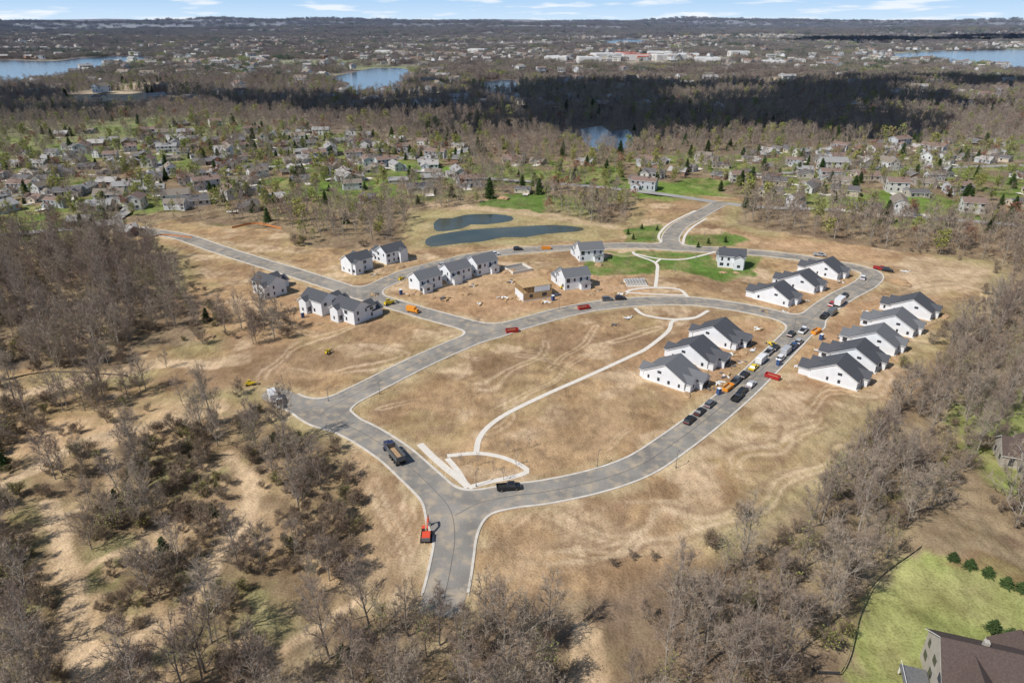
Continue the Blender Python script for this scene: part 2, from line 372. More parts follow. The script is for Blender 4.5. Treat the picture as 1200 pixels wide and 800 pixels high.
I=(np.arange(ny-1)[:,None]*nx+np.arange(nx-1)[None,:]).ravel()
F=np.stack([I,I+1,I+nx+1,I+nx],-1)
me.loops.add(F.size);me.loops.foreach_set('vertex_index',F.ravel().astype(np.int32))
me.polygons.add(len(F));me.polygons.foreach_set('loop_start',(np.arange(len(F))*4).astype(np.int32))
me.update(calc_edges=True);me.polygons.foreach_set('use_smooth',np.ones(len(F),bool))
at=me.color_attributes.new('gcol','FLOAT_COLOR','POINT')
at.data.foreach_set('color',np.concatenate([col,np.ones(col.shape[:2]+(1,))],-1).astype(np.float32).ravel())
gm,nt,b=newmat('earth_and_grass',1.0,.05)
a=nt.nodes.new('ShaderNodeAttribute');a.attribute_name='gcol'
n1=noise(nt,.09,10);n2=noise(nt,2.2,6);n3=noise(nt,.6,6,'Object',(1,.5,1))
c=mix(nt,1.0,a.outputs['Color'],ramp(nt,n1.outputs[0],[(.32,(.76,.73,.70)),(.5,(1,1,1)),(.70,(1.15,1.15,1.18))]).outputs[0],'MULTIPLY')
c=mix(nt,1.0,c,ramp(nt,n2.outputs[0],[(.3,(.70,.68,.66)),(.5,(1,1,1)),(.7,(1.12,1.12,1.12))]).outputs[0],'MULTIPLY')
c=mix(nt,.8,c,ramp(nt,n3.outputs[0],[(.35,(.76,.75,.74)),(.65,(1.12,1.12,1.12))]).outputs[0],'MULTIPLY')
nt.links.new(haze_tinted(nt,c,.75),b.inputs['Base Color'])
bm=nt.nodes.new('ShaderNodeBump');bm.inputs['Strength'].default_value=.7;bm.inputs['Distance'].default_value=.3
nt.links.new(n2.outputs[0],bm.inputs['Height']);nt.links.new(bm.outputs[0],b.inputs['Normal'])
me.materials.append(gm)
obj('ground',me)

# ---------- roads by distance field ----------
gx=np.arange(-262,262,.8);gy=np.arange(78,520,.8);RX,RY=np.meshgrid(gx,gy)
def smin(a,b,k):
    h=np.maximum(k-abs(a-b),0)/k;return np.minimum(a,b)-h*h*k*.25
sdf=np.full(RX.shape,1e3)
for P,w in ROADS:
    sdf=smin(sdf,linedist(RX,RY,P)-w,7.0)
e0=np.array(R_MAIN[0]);dv=np.array(R_MAIN[3])-e0;dv/=np.linalg.norm(dv)
hp=-((RX-e0[0])*dv[0]+(RY-e0[1])*dv[1]);sdfA=np.where(RY<e0[1]+15,np.maximum(sdf,hp),sdf)
def clipmesh(f,lo,hi,z,zb,mat,name,skirt,ends=()):
    V=[];Fc=[]
    c00=f[:-1,:-1];c10=f[:-1,1:];c11=f[1:,1:];c01=f[1:,:-1]
    mn=np.minimum(np.minimum(c00,c10),np.minimum(c11,c01));mx=np.maximum(np.maximum(c00,c10),np.maximum(c11,c01))
    cand=np.argwhere((mn<hi)&(mx>lo))
    for j,i in cand:
        x0,x1,y0,y1=gx[i],gx[i+1],gy[j],gy[j+1]
        if any((x0-e[0])**2+(y0-e[1])**2<e[2]**2 for e in ends): continue
        q=[(x0,y0,f[j,i]),(x1,y0,f[j,i+1]),(x1,y1,f[j+1,i+1]),(x0,y1,f[j+1,i])]
        if mn[j,i]>=lo and mx[j,i]<=hi: polys=[q]
        else: polys=[[q[0],q[1],q[2]],[q[0],q[2],q[3]]]
        for p in polys:
            for lim,sg in ((lo,1),(hi,-1)):
                o=[]
                for k in range(len(p)):
                    A=p[k];B=p[(k+1)%len(p)];da=(A[2]-lim)*sg;db=(B[2]-lim)*sg
                    if da>=0:o.append(A)
                    if (da>0 and db<0) or (da<0 and db>0):
                        t=da/(da-db);o.append((A[0]+(B[0]-A[0])*t,A[1]+(B[1]-A[1])*t,lim))
                p=o
                if len(p)<3:break
            if len(p)<3: continue
            s=len(V);V+=[(a[0],a[1],z) for a in p];Fc.append(tuple(range(s,s+len(p))))
            if skirt:
                for k in range(len(p)):
                    A=p[k];B=p[(k+1)%len(p)]
                    if (A[2]==lo and B[2]==lo) or (A[2]==hi and B[2]==hi):
                        s=len(V);V+=[(A[0],A[1],z),(A[0],A[1],zb),(B[0],B[1],zb),(B[0],B[1],z)];Fc.append((s,s+1,s+2,s+3))
    m=bpy.data.meshes.new(name);m.from_pydata(V,[],Fc);m.materials.append(mat);m.update()
    return obj(name,m)
M_ASPH,nt,b=newmat('asphalt',.9,.15)
n1=noise(nt,.10,7);n2=noise(nt,4,4);n3=noise(nt,.35,7)
c=ramp(nt,n1.outputs[0],[(.32,(.20,.186,.168)),(.5,(.26,.243,.218)),(.68,(.335,.308,.27))]).outputs[0]
c=mix(nt,1.0,c,ramp(nt,n2.outputs[0],[(.3,(.82,.82,.82)),(.7,(1.1,1.1,1.1))]).outputs[0],'MULTIPLY')
c=mix(nt,ramp(nt,n3.outputs[0],[(.47,(0,0,0)),(.70,(.85,.85,.85))]).outputs[0],c,(.44,.36,.26))
nt.links.new(c,b.inputs['Base Color'])
clipmesh(sdfA,-1e9,0,.05,0,M_ASPH,'road',False)
clipmesh(sdf,0,.55,.17,-.05,M_KERB,'kerb',True,[(e0[0],e0[1],6.5),(R_LEFT[0][0],R_LEFT[0][1],6),(R_EXIT[-1][0],R_EXIT[-1][1],6),(R_STUB[-1][0],R_STUB[-1][1],6)])
def ribbon(name,pts,w,z,mat,step=2.0,sm=True,zf=None):
    P=smooth(pts,step) if sm else pts
    V=[];F=[]
    for i,p in enumerate(P):
        a=np.array(P[max(0,i-1)]);b2=np.array(P[min(len(P)-1,i+1)]);t=b2-a;t/=max(np.linalg.norm(t),1e-6)
        n=np.array([-t[1],t[0]])*w/2
        V+=[(p[0]+n[0],p[1]+n[1],z),(p[0]-n[0],p[1]-n[1],z)]
        if i: F.append((2*i-2,2*i-1,2*i+1,2*i))
    m=bpy.data.meshes.new(name);m.from_pydata(V,[],F);m.materials.append(mat);m.update();return obj(name,m)
M_SEAL=simple('asphalt_joint',(.15,.145,.135),(.12,.115,.105),2,.8,.2)
for i,P in enumerate((R_MAIN,R_RIGHT)): ribbon('asphalt_centre_joint',P,.14,.068+.004*i,M_SEAL,sm=False)
for i,(p,w) in enumerate(PATHS): ribbon('footpath',GP(p),w,.045+.006*i,M_CONC)
M_OLDR=simple('old_asphalt',(.36,.345,.32),(.29,.275,.26),.1)
for i,p in enumerate([[(845,238),(780,228),(700,219),(640,214),(560,208),(450,196)],[(845,238),(900,243),(1000,247),(1100,256),(1250,268)],[(120,266),(60,270),(0,276),(-120,290)],[(0,232),(120,214),(260,200),(420,188),(560,182)],[(120,266),(150,245),(170,215),(200,180)],[(860,205),(1000,200),(1250,192)]]):
    ribbon('street',GP(p),7,.03+.01*i,M_OLDR,8)

# ---------- water ----------
M_WATER,nt,b=newmat('water',.12,.5);b.inputs['Base Color'].default_value=(.035,.075,.13,1)
n=noise(nt,.4,3);bm=nt.nodes.new('ShaderNodeBump');bm.inputs['Strength'].default_value=.5;bm.inputs['Distance'].default_value=.3
nt.links.new(n.outputs[0],bm.inputs['Height']);nt.links.new(bm.outputs[0],b.inputs['Normal'])
M_POND,nt,b=newmat('pond_water',.12,.4)
n=noise(nt,.03,4);nt.links.new(ramp(nt,n.outputs[0],[(.35,(.035,.05,.042)),(.65,(.085,.095,.07))]).outputs[0],b.inputs['Base Color'])
n=noise(nt,1.2,3);bm=nt.nodes.new('ShaderNodeBump');bm.inputs['Strength'].default_value=.4;bm.inputs['Distance'].default_value=.08
nt.links.new(n.outputs[0],bm.inputs['Height']);nt.links.new(bm.outputs[0],b.inputs['Normal'])
for nm,ls,z in (('lake',LAKES,.3),('pond',PONDS,.06)):
    for L in ls:
        P=smooth(list(L)+[L[0]],4 if nm=='pond' else 25)[:-1]
        m=bpy.data.meshes.new(nm);m.from_pydata([(p[0],p[1],z) for p in P],[],[tuple(range(len(P)))]);m.materials.append(M_POND if nm=='pond' else M_WATER);m.update();obj(nm,m)

# ---------- tree generators ----------
class TM:
    def __init__(s): s.v=[];s.f=[];s.m=[]
    def tube(s,pts,rad,n,mi=0):
        o=len(s.v)
        for k,p in enumerate(pts):
            a=pts[max(0,k-1)];b=pts[min(len(pts)-1,k+1)];d=(b-a);d/=max(np.linalg.norm(d),1e-6)
            u=np.cross(d,[.3,.2,1.0] if abs(d[2])<.9 else [1.0,.1,0]);u/=np.linalg.norm(u);w=np.cross(d,u)
            for i in range(n):
                t=2*math.pi*i/n;s.v.append(tuple(p+(u*math.cos(t)+w*math.sin(t))*rad[k]))
        for k in range(len(pts)-1):
            for i in range(n):
                s.f.append((o+k*n+i,o+k*n+(i+1)%n,o+(k+1)*n+(i+1)%n,o+(k+1)*n+i));s.m.append(mi)
    def spike(s,p0,p1,w,mi,rng):
        d=p1-p0;u=np.cross(d,rng.normal(size=3));u/=max(np.linalg.norm(u),1e-6);o=len(s.v)
        s.v+=[tuple(p0-u*w/2),tuple(p0+u*w/2),tuple(p1)];s.f.append((o,o+1,o+2));s.m.append(mi)
    def leaf(s,p,sz,mi,rng):
        u=rng.normal(size=3);u/=np.linalg.norm(u);w=np.cross(u,rng.normal(size=3));w/=np.linalg.norm(w);o=len(s.v)
        s.v+=[tuple(p-u*sz),tuple(p-w*sz*.7),tuple(p+u*sz),tuple(p+w*sz*.7)];s.f.append((o,o+1,o+2,o+3));s.m.append(mi)
    def mesh(s,name,mats):
        m=bpy.data.meshes.new(name);m.from_pydata(s.v,[],s.f)
        for x in mats:m.materials.append(x)
        m.polygons.foreach_set('material_index',s.m);m.update();return m
def unit(v): return v/max(np.linalg.norm(v),1e-9)
def bare(seed,Ht,Rd,nl=13,ns=6,nt_=6,nf=5,tw=.045,stems=1,leaves=0,leafmat=None,lsz=.22,base=.18):
    rng=np.random.default_rng(seed);T=TM()
    for st in range(stems):
        lean=rng.normal(size=2)*(.05 if stems==1 else .3)*Ht
        tp=[np.array([lean[0]*t**1.3+math.sin(t*5+seed)*.012*Ht,lean[1]*t**1.3+math.cos(t*4+seed)*.012*Ht,t*Ht*.86]) for t in np.linspace(0,1,7)]
        r0=.013*Ht if stems==1 else .012*Ht
        T.tube(tp,[r0*(1-.85*t)+.01 for t in np.linspace(0,1,7)],6,0)
        for i in range(nl):
            t=base+(.97-base)*(i+rng.random()*.8)/nl;k=t*6;j=min(int(k),5);p=tp[j]*(1-(k-j))+tp[j+1]*(k-j)
            az=i*2.4+rng.random()*.9;el=math.radians(20+45*t+rng.normal()*9)
            L=Rd*(1.15-.75*abs(t-.42)**1.1)*(.75+.45*rng.random())
            d=np.array([math.cos(az)*math.cos(el),math.sin(az)*math.cos(el),math.sin(el)])
            pts=[p]
            for q in range(4):
                d=unit(d+np.array([0,0,.16])+rng.normal(size=3)*.13);pts.append(pts[-1]+d*L/4)
            rr=r0*(1-.8*t)*.55
            T.tube(pts,[rr*(1-.2*q)+.008 for q in range(5)],4,0)
            for a in range(ns):
                u=.25+.75*(a+rng.random())/ns;k2=min(u,.999)*4;j2=int(k2);pp=pts[j2]*(1-(k2-j2))+pts[j2+1]*(k2-j2)
                dd=unit(unit(pts[j2+1]-pts[j2])+rng.normal(size=3)*.65+np.array([0,0,.25]));L2=L*(.5-.2*u)*(.7+.6*rng.random())
                e=pp+dd*L2
                mid=pp+dd*L2*.5+rng.normal(size=3)*.05*L2
                T.tube([pp,mid,e],[rr*.4+.008,rr*.25+.006,.008],3,0)
                for c_ in range(nt_):
                    w_=.2+.8*(c_+rng.random())/nt_;q0=pp+(e-pp)*min(w_,1)
                    d3=unit(dd+rng.normal(size=3)*.7+np.array([0,0,.3]));L3=L2*.5*(.6+.7*rng.random())+.25
                    q1=q0+d3*L3;T.spike(q0,q1,tw*1.4,1,rng)
                    for g in range(nf):
                        h0=q0+d3*L3*rng.random();h1=h0+unit(d3+rng.normal(size=3)*.8+np.array([0,0,.3]))*(L3*.6+.15)
                        T.spike(h0,h1,tw,1,rng)
                        if leaves and rng.random()<leaves: T.leaf(h1+rng.normal(size=3)*.12,lsz*(.6+.8*rng.random()),2,rng)
    return T.mesh('tree',[M_BARK,M_TWIG]+([leafmat] if leafmat else []))
def conifer(seed,Ht,Rd):
    rng=np.random.default_rng(seed);T=TM()
    T.tube([np.array([0,0,0.]),np.array([0,0,Ht*.5]),np.array([0,0,Ht])],[.02*Ht,.012*Ht,.02],6,0)
    n=int(Ht*2.4)
    for i in range(n):
        t=.06+.94*i/n;z=t*Ht;L=Rd*(1-t)**.7*(.75+.5*rng.random())+.15
        for k in range(8):
            if rng.random()<.1: continue
            az=k*.785+i*.6+rng.normal()*.15;Lk=L*(.7+.45*rng.random())
            d=np.array([math.cos(az),math.sin(az),-.22+.35*t]);p=np.array([0,0,z])
            for q in range(9):
                s_=(q+.6)/9;c0=p+d*Lk*s_;sp=.32*Lk*(1.1-s_)+.1
                sd=np.array([-d[1],d[0],0])
                for sg in (-1,1):
                    T.spike(c0,c0+d*.25*Lk+sd*sg*sp+np.array([0,0,-.1-rng.random()*.2]),.32,1,rng)
    return T.mesh('conifer',[M_BARK,M_PINE])
print('trees...')
NEAR=[bare(i,h,r,nl=14,ns=6,nt_=5,nf=4,tw=.055) for i,(h,r) in enumerate([(15,4.2),(13,4.6),(17,4.4),(12,3.8),(14,5.0),(16,3.6)])]
TALL=[bare(50+i,19,5.2,nl=17,ns=7,nf=4,tw=.05,base=.22) for i in range(2)]
MID=[bare(20+i,h,r,nl=10,ns=5,nt_=4,nf=2,tw=.12) for i,(h,r) in enumerate([(15,4.6),(12,4.6),(16,4.4),(13,5.2)])]
BUD=[bare(30+i,h,r,nl=10,ns=5,nt_=4,nf=3,tw=.07,leaves=l_,leafmat=M_BUD,lsz=.36) for i,(h,r,l_) in enumerate([(13,4.2,.5),(10,4.0,.95)])]
RED=[bare(40,9,3.6,nl=9,ns=5,nt_=4,nf=3,tw=.07,leaves=.8,leafmat=M_RED,lsz=.3)]
NBUD=[bare(36,13,4.0,nl=13,ns=6,nt_=5,nf=4,tw=.045,leaves=.2,leafmat=M_BUD,lsz=.15)]
CON=[conifer(1,11,3.3),conifer(2,8,2.6),conifer(3,11.5,3.6)]
def shrub(seed,Ht,Rd,bud=0):
    m=bare(seed,Ht,Rd,nl=6,ns=4,nt_=4,nf=3,tw=.045,stems=5,base=.1,leaves=bud,leafmat=M_BUD if bud else None,lsz=.12)
    m.materials[1]=M_SHRUB;return m
SHR=[shrub(60,3.2,1.6),shrub(61,2.4,1.5),shrub(62,4.0,1.8),shrub(63,2.6,1.5,.25)]
def clump(seed,mat,hs,conif=False):
    rng=np.random.default_rng(seed);T=TM()
    for k in range(15):
        a=rng.random()*6.28;r=20*math.sqrt(rng.random());cx,cy=r*math.cos(a),r*math.sin(a);h=hs*(.65+.7*rng.random());cr=3.6+2*rng.random()
        T.spike(np.array([cx,cy,0]),np.array([cx,cy,h]),.7,0,rng)
        for i in range(150):
            d=unit(rng.normal(size=3));q=(.45+.55*rng.random()**.5)
            p=np.array([cx+d[0]*cr*q,cy+d[1]*cr*q,h*.62+d[2]*h*.36*q])
            e=p+unit(d+rng.normal(size=3)*.7+np.array([0,0,.4]))*(1.3+1.2*rng.random())
            T.spike(p,e,.45,1,rng)
    return T.mesh('clump',[M_FARW if not conif else M_PINE,mat])
CLUMP=[clump(i,M_FARW,13) for i in range(4)]+[clump(9,M_PINE,12),clump(10,M_BUD,11)]

def template_coll(name,meshes):
    c=bpy.data.collections.new(name)
    for i,m in enumerate(meshes):
        o=bpy.data.objects.new('%s_%02d'%(name,i),m);c.objects.link(o)
    return c
def mass(name,pts,sc,rz,idx,coll):
    n=len(pts)
    if n==0: return
    me=bpy.data.meshes.new(name);me.vertices.add(n);me.vertices.foreach_set('co',np.asarray(pts,np.float32).ravel())
    a=me.attributes.new('scl','FLOAT','POINT');a.data.foreach_set('value',np.asarray(sc,np.float32))
    a=me.attributes.new('rot','FLOAT_VECTOR','POINT');r=np.zeros((n,3),np.float32);r[:,2]=rz;a.data.foreach_set('vector',r.ravel())
    a=me.attributes.new('idx','INT','POINT');a.data.foreach_set('value',np.asarray(idx,np.int32))
    me.update();o=obj(name,me)
    ng=bpy.data.node_groups.new(name+'_nodes','GeometryNodeTree')
    ng.interface.new_socket(name='Geometry',in_out='INPUT',socket_type='NodeSocketGeometry')
    ng.interface.new_socket(name='Geometry',in_out='OUTPUT',socket_type='NodeSocketGeometry')
    gi=ng.nodes.new('NodeGroupInput');go=ng.nodes.new('NodeGroupOutput')
    ci=ng.nodes.new('GeometryNodeCollectionInfo');ci.inputs['Collection'].default_value=coll
    ci.inputs['Separate Children'].default_value=True;ci.inputs['Reset Children'].default_value=True
    ip=ng.nodes.new('GeometryNodeInstanceOnPoints');ip.inputs['Pick Instance'].default_value=True
    def na(nm,dt):
        k=ng.nodes.new('GeometryNodeInputNamedAttribute');k.data_type=dt;k.inputs['Name'].default_value=nm
        return [s for s in k.outputs if s.enabled and s.name=='Attribute'][0]
    L=ng.links
    L.new(gi.outputs[0],ip.inputs['Points']);L.new(ci.outputs[0],ip.inputs['Instance'])
    L.new(na('scl','FLOAT'),ip.inputs['Scale']);L.new(na('rot','FLOAT_VECTOR'),ip.inputs['Rotation']);L.new(na('idx','INT'),ip.inputs['Instance Index'])
    L.new(ip.outputs[0],go.inputs[0])
    md=o.modifiers.new('scatter','NODES');md.node_group=ng
    return o
def jgrid(x0,x1,y0,y1,s,rng):
    a,b2=np.meshgrid(np.arange(x0,x1,s),np.arange(y0,y1,s));a=a.ravel();b2=b2.ravel()
    return a+(rng.random(a.size)-.5)*s*.95,b2+(rng.random(a.size)-.5)*s*.95
def wedge(x,y): return np.abs(x)<.84*y+60

LAWN=GP([(1085,630),(1130,640),(1300,680),(1300,1000),(978,1000),(985,770),(1012,695)])
rng=np.random.default_rng(5)
x,y=jgrid(-300,420,50,360,4.7,rng)
dens=np.zeros(x.size)
for P,d in W: dens=np.maximum(dens,inpoly(x,y,P)*d)
nz=fbm(x/14,y/14,3,90)
dens=dens*sstep(.26,.46,nz)
for T,w in TRAILS: dens=dens*(linedist(x,y,smooth(GP(T),4))>w+3.0)
k=(rng.random(x.size)<dens*.9)&(np.abs(x)<.78*y+35)&~inpoly(x,y,LAWN)
x=x[k];y=y[k];print('near trees',len(x))
for px,py in zip(x,y):
    r=rng.random()
    if r<.84: o=obj('bare_tree',NEAR[rng.integers(6)],(px,py,-.7),rng.random()*6.28,.45+.65*rng.random())
    elif r<.95: o=obj('budding_tree',NBUD[0],(px,py,-.7),rng.random()*6.28,.5+.5*rng.random())
    else: o=obj('bare_tree',TALL[rng.integers(2)],(px,py,-.7),rng.random()*6.28,.75+.3*rng.random())
for u,v,s_,kk in [(250,497,.98,'T'),(590,762,.9,'T'),(478,745,.85,'N'),(385,770,.9,'T'),(300,402,.75,'N'),(322,396,.8,'N'),(343,384,.6,'N'),(170,455,.85,'N'),(122,470,.8,'N'),(150,465,.8,'N'),(75,480,.8,'N'),(232,384,.8,'N'),(212,470,.6,'N'),
                  (335,520,.95,'T'),(370,560,.8,'N'),(30,735,.8,'N'),(10,520,.8,'N'),(140,520,.5,'N'),(300,520,.9,'N'),(190,600,.6,'N'),(350,600,.8,'T'),(320,560,.85,'N'),(110,600,.7,'N'),(140,620,.7,'N'),(110,480,.85,'N'),(195,430,.5,'N')]:
    p=G(u,v);obj('bare_tree',(TALL if kk=='T' else NEAR)[rng.integers(2)],(p[0],p[1],-.7),rng.random()*6,s_)
for u,v,s_ in [(195,655,.8),(250,602,.45),(137,590,.6),(242,375,.7),(5,545,.6),(402,770,.5),(55,370,.5)]:
    p=G(u,v);obj('pine_tree',CON[1],(p[0],p[1],-.5),rng.random()*6,s_)
for u,v in [(1117,655),(1137,663),(1158,672),(1180,684),(1198,690),(1185,745),(1165,735)]:
    p=G(u,v);obj('evergreen_shrub',CON[1],(p[0],p[1],-.3),rng.random()*6,(.5,.5,.28))
x,y=jgrid(-300,420,50,330,2.6,rng);dens=np.zeros(x.size)
for P,d in W: dens=np.maximum(dens,inpoly(x,y,P)*.42)
sm_=inpoly(x,y,GP([(-200,500),(200,490),(300,495),(420,560),(425,690),(300,760),(100,900),(-300,900)]))
dens=np.maximum(dens,sm_*.60)*sstep(.35,.58,fbm(x/11,y/11,3,77))
edge=np.abs(polysdf(x,y,DEV))<5;dens=np.maximum(dens,edge*.08*(y<330))
for T,w in TRAILS: dens=dens*(linedist(x,y,smooth(GP(T),4))>w+1.4)
k=(rng.random(x.size)<dens)&(np.abs(x)<.78*y+30);k&=~inpoly(x,y,LAWN)
for P,w in ROADS: k&=linedist(x,y,P)>w+4
x=x[k];y=y[k];n=len(x);print('shrubs',n)
mass('scrub_undergrowth',np.stack([x,y,np.zeros(n)-.45],-1),.5+.9*rng.random(n)**1.5,rng.random(n)*6.28,rng.integers(0,4,n),template_coll('shrub_kinds',SHR))

# middle distance woodland + suburb trees
x,y=jgrid(-1300,1300,270,1350,7.6,rng)
dd_=polysdf(x,y,DEV)
k=wedge(x,y)&(dd_>1.5)
for P,d in W: k&=~inpoly(x,y,P)
k&=~((y<330)&(x<0)&(x>-130))
insub=np.zeros(x.size,bool)
for S in SUBS: insub|=inpoly(x,y,S)
p=np.where(insub,.50*sstep(.3,.6,fbm(x/40,y/40,3,14))+.18,.97*sstep(.15,.36,fbm(x/60,y/60,3,15)))
p*=np.where(y>600,.9,1)
for L in LAKES: p=p*(polysdf(x,y,L)>6)
for F in FIELDS: p=p*(~inpoly(x,y,F))
for q in [[(700,215),(780,214),(850,226),(780,236),(730,226)],[(420,186),(540,196),(540,216),(470,214),(410,200)],[(980,228),(1060,222),(1100,236),(1040,246)],[(560,240),(590,226),(640,226),(640,250),(610,245)],[(1110,470),(1200,455),(1300,470),(1300,600),(1200,600),(1150,560)]]:
    p=p*np.where(inpoly(x,y,GP(q)),.15,1)
k&=rng.random(x.size)<p
x=x[k];y=y[k];insub=insub[k];dd_=dd_[k];n=len(x);print('mid trees',n)
r=rng.random(n);idx=rng.integers(0,4,n)
gz=fbm(x/70,y/70,3,19)
pb=np.where(insub,.26,.05)+(gz>.54)*.14;pc=np.where(insub,.09,.02)+(fbm(x/50,y/50,2,29)>.70)*.25*(dd_>70);pr=np.where(insub,.08,.02)
idx=np.where(r<pb,4+rng.integers(0,2,n),idx);idx=np.where((r>=pb)&(r<pb+pr),6,idx);idx=np.where((r>=pb+pr)&(r<pb+pr+pc),7+rng.integers(0,3,n),idx)
mass('woodland_trees',np.stack([x,y,np.zeros(n)-.4],-1),(.5+.7*rng.random(n))*np.where(insub,.85,1),rng.random(n)*6.28,idx,template_coll('woodland_kinds',MID+BUD+RED+CON))
# distant woods
PT=[];SC=[];ID=[]
for y0,y1,s_,sc_ in ((1320,3000,29,1.0),(3000,6500,50,1.35),(6500,12000,100,2.0)):
    x,y=jgrid(-.86*y1,.86*y1,y0,y1,s_,rng);k=np.abs(x)<.84*y+50
    x=x[k];y=y[k]
    p=1-.88*sstep(.53,.60,fbm(x/420,y/200,4,44))
    for L in LAKES: p=p*(polysdf(x,y,L)>22)
    for F in FIELDS: p=p*(polysdf(x,y,F)>10)
    mall=inpoly(x,y,GP([(640,76),(700,66),(860,66),(860,76),(760,80)]));p=p*np.where(mall,.1,1)
    k=rng.random(x.size)<p*.92;x=x[k];y=y[k];z=terr(x,y)
    for L in LAKES: z=z*sstep(20,400,polysdf(x,y,L))
    n=len(x);PT.append(np.stack([x,y,z-1],-1));SC.append(sc_*(.8+.35*rng.random(n)));
    r=rng.random(n);ii=rng.integers(0,4,n);cz=fbm(x/300,y/220,3,131);ii=np.where(r<.03+(cz>.62)*.35,4,ii);ii=np.where((r>.92)&(cz<.55),5,ii);ID.append(ii)
PT=np.concatenate(PT);SC=np.concatenate(SC);ID=np.concatenate(ID);print('clumps',len(PT))
mass('distant_woodland',PT,SC,rng.random(len(PT))*6.28,ID,template_coll('clump_kinds',CLUMP))

# ---------- buildings ----------
def wing(W_,Rf,Wi,cx,cy,w,d,h,rise,ax,z0=0,wall=M_WRAP,roof=M_ROOF,storeys=2,ov=.45,win=True,seed=0):
    """gabled wing, ridge along ax"""
    rg=random.Random(seed)
    def T(a,b,z): return (cx+a,cy+b,z0+z) if ax=='x' else (cx-b,cy+a,z0+z)
    l,s=(w,d) if ax=='x' else (d,w)
    a,b=l/2,s/2
    W_.add([T(-a,-b,-.8),T(a,-b,-.8),T(a,b,-.8),T(-a,b,-.8),T(-a,-b,h),T(a,-b,h),T(a,b,h),T(-a,b,h),T(-a,0,h+rise),T(a,0,h+rise)],
        [(0,1,5,4),(2,3,7,6),(1,2,6,9,5),(3,0,4,8,7)],wall)
    sl=rise/b;eb=b+ov;ez=h-sl*ov;A=a+ov;t=.22
    for sg in (-1,1):
        vs=[T(-A,sg*eb,ez+.02),T(A,sg*eb,ez+.02),T(A,0,h+rise+.02),T(-A,0,h+rise+.02)]
        vs+=[T(-A,sg*eb,ez+t),T(A,sg*eb,ez+t),T(A,0,h+rise+t),T(-A,0,h+rise+t)]
        Rf.add(vs,[(4,5,6,7)],roof)
        Rf.add(vs,[(0,1,5,4),(1,2,6,5),(3,0,4,7),(0,1,2,3)],M_TRIM)
    if not win: return
    for st in range(storeys):
        zc=1.6+st*2.9
        for sg in (-1,1):
            n=max(1,int(l/3.2))
            for i in range(n):
                if rg.random()<.25: continue
                p=-a+l*(i+.5)/n;wd=rg.choice([.9,1.1,1.8]);hh=1.5 if rg.random()<.8 else 2.1
                q=T(p,sg*(b+.03),zc);dm=(wd,.08,hh) if ax=='x' else (.08,wd,hh)
                Wi.box(q,dm,M_GLASS)
            n=max(1,int(s/3.6))
            for i in range(n):
                if rg.random()<.35: continue
                p=-b+s*(i+.5)/n;wd=rg.choice([.8,1.0,1.5])
                q=T(sg*(a+.03),p,zc);dm=(.08,wd,1.4) if ax=='x' else (wd,.08,1.4)
                Wi.box(q,dm,M_GLASS)
def house(name,u,v,yaw,fn,seed,flip=False,sc=1):
    x,y=G(u,v);e=empty(name,(x,y,0),math.radians(yaw+(180 if flip else 0)),sc)
    A,B,C=MB(),MB(),MB();fn(A,B,C,seed)
    for nm,m in (('walls',A),('roof',B),('windows',C)): 
        if m.v: obj(nm,m.mesh(nm),parent=e)
def colonial(A,B,C,seed):
    rg=random.Random(seed);rf=[M_ROOF,M_ROOF2][seed%2]
    A.box((0,0,.25),(13.2,9.2,.5),M_CONC)
    wing(A,B,C,0,0,13,9,6.0,2.9,'x',.3,roof=rf,seed=seed)
    sx=[-3.8,3.8,3.6][seed%3]
    wing(A,B,C,sx,5.3,5.6,4.6,5.4,1.9,'y',.3,roof=rf,seed=seed+5)
    wing(A,B,C,sx*-.9,-5.2,4.8,3.2,3.0 if seed%2 else 5.6,1.3,'y',.3,roof=rf,storeys=1,seed=seed+9)
    wing(A,B,C,sx,8.4,6.2,5.6,3.0,1.9,'y',.3,roof=rf,storeys=1,win=False)
    C.box((sx,11.24,1.5),(4.8,.1,2.3),M_GLASS)
def condo(A,B,C,seed):
    rf=M_ROOF if seed%3 else M_ROOF2
    A.box((0,0,.2),(13.2,18.2,.4),M_CONC)
    wing(A,B,C,0,0,12.6,17,3.6,4.6,'x',.25,roof=rf,storeys=1,seed=seed)
    wing(A,B,C,-2.4,9.2,6.4,8,3.0,2.4,'y',.25,roof=rf,storeys=1,seed=seed+3)
    wing(A,B,C,3.0,8.2,5.2,5,3.2,1.9,'y',.25,roof=rf,storeys=1,seed=seed+4)
    wing(A,B,C,2.4,-8.2,5.6,5,3.1,2.1,'y',.25,roof=rf,storeys=1,seed=seed+6)
    C.box((-2.4,13.24,1.45),(5,.1,2.2),M_GLASS)
    for s_ in (-1,1):
        C.box((s_*6.34,-2,4.9),(.08,1.6,1.0),M_GLASS)
for i,(u,v,yw,sd) in enumerate(HS2): house('colonial_house',u,v,yw,colonial,i+sd,sc=.87)
for i,(u,v,yw) in enumerate(CONDO): house('ranch_condominium',u,v,yw,condo,[1,2,4,4,5,3,6,2,6,4,5][i],flip=i>=8,sc=.80)
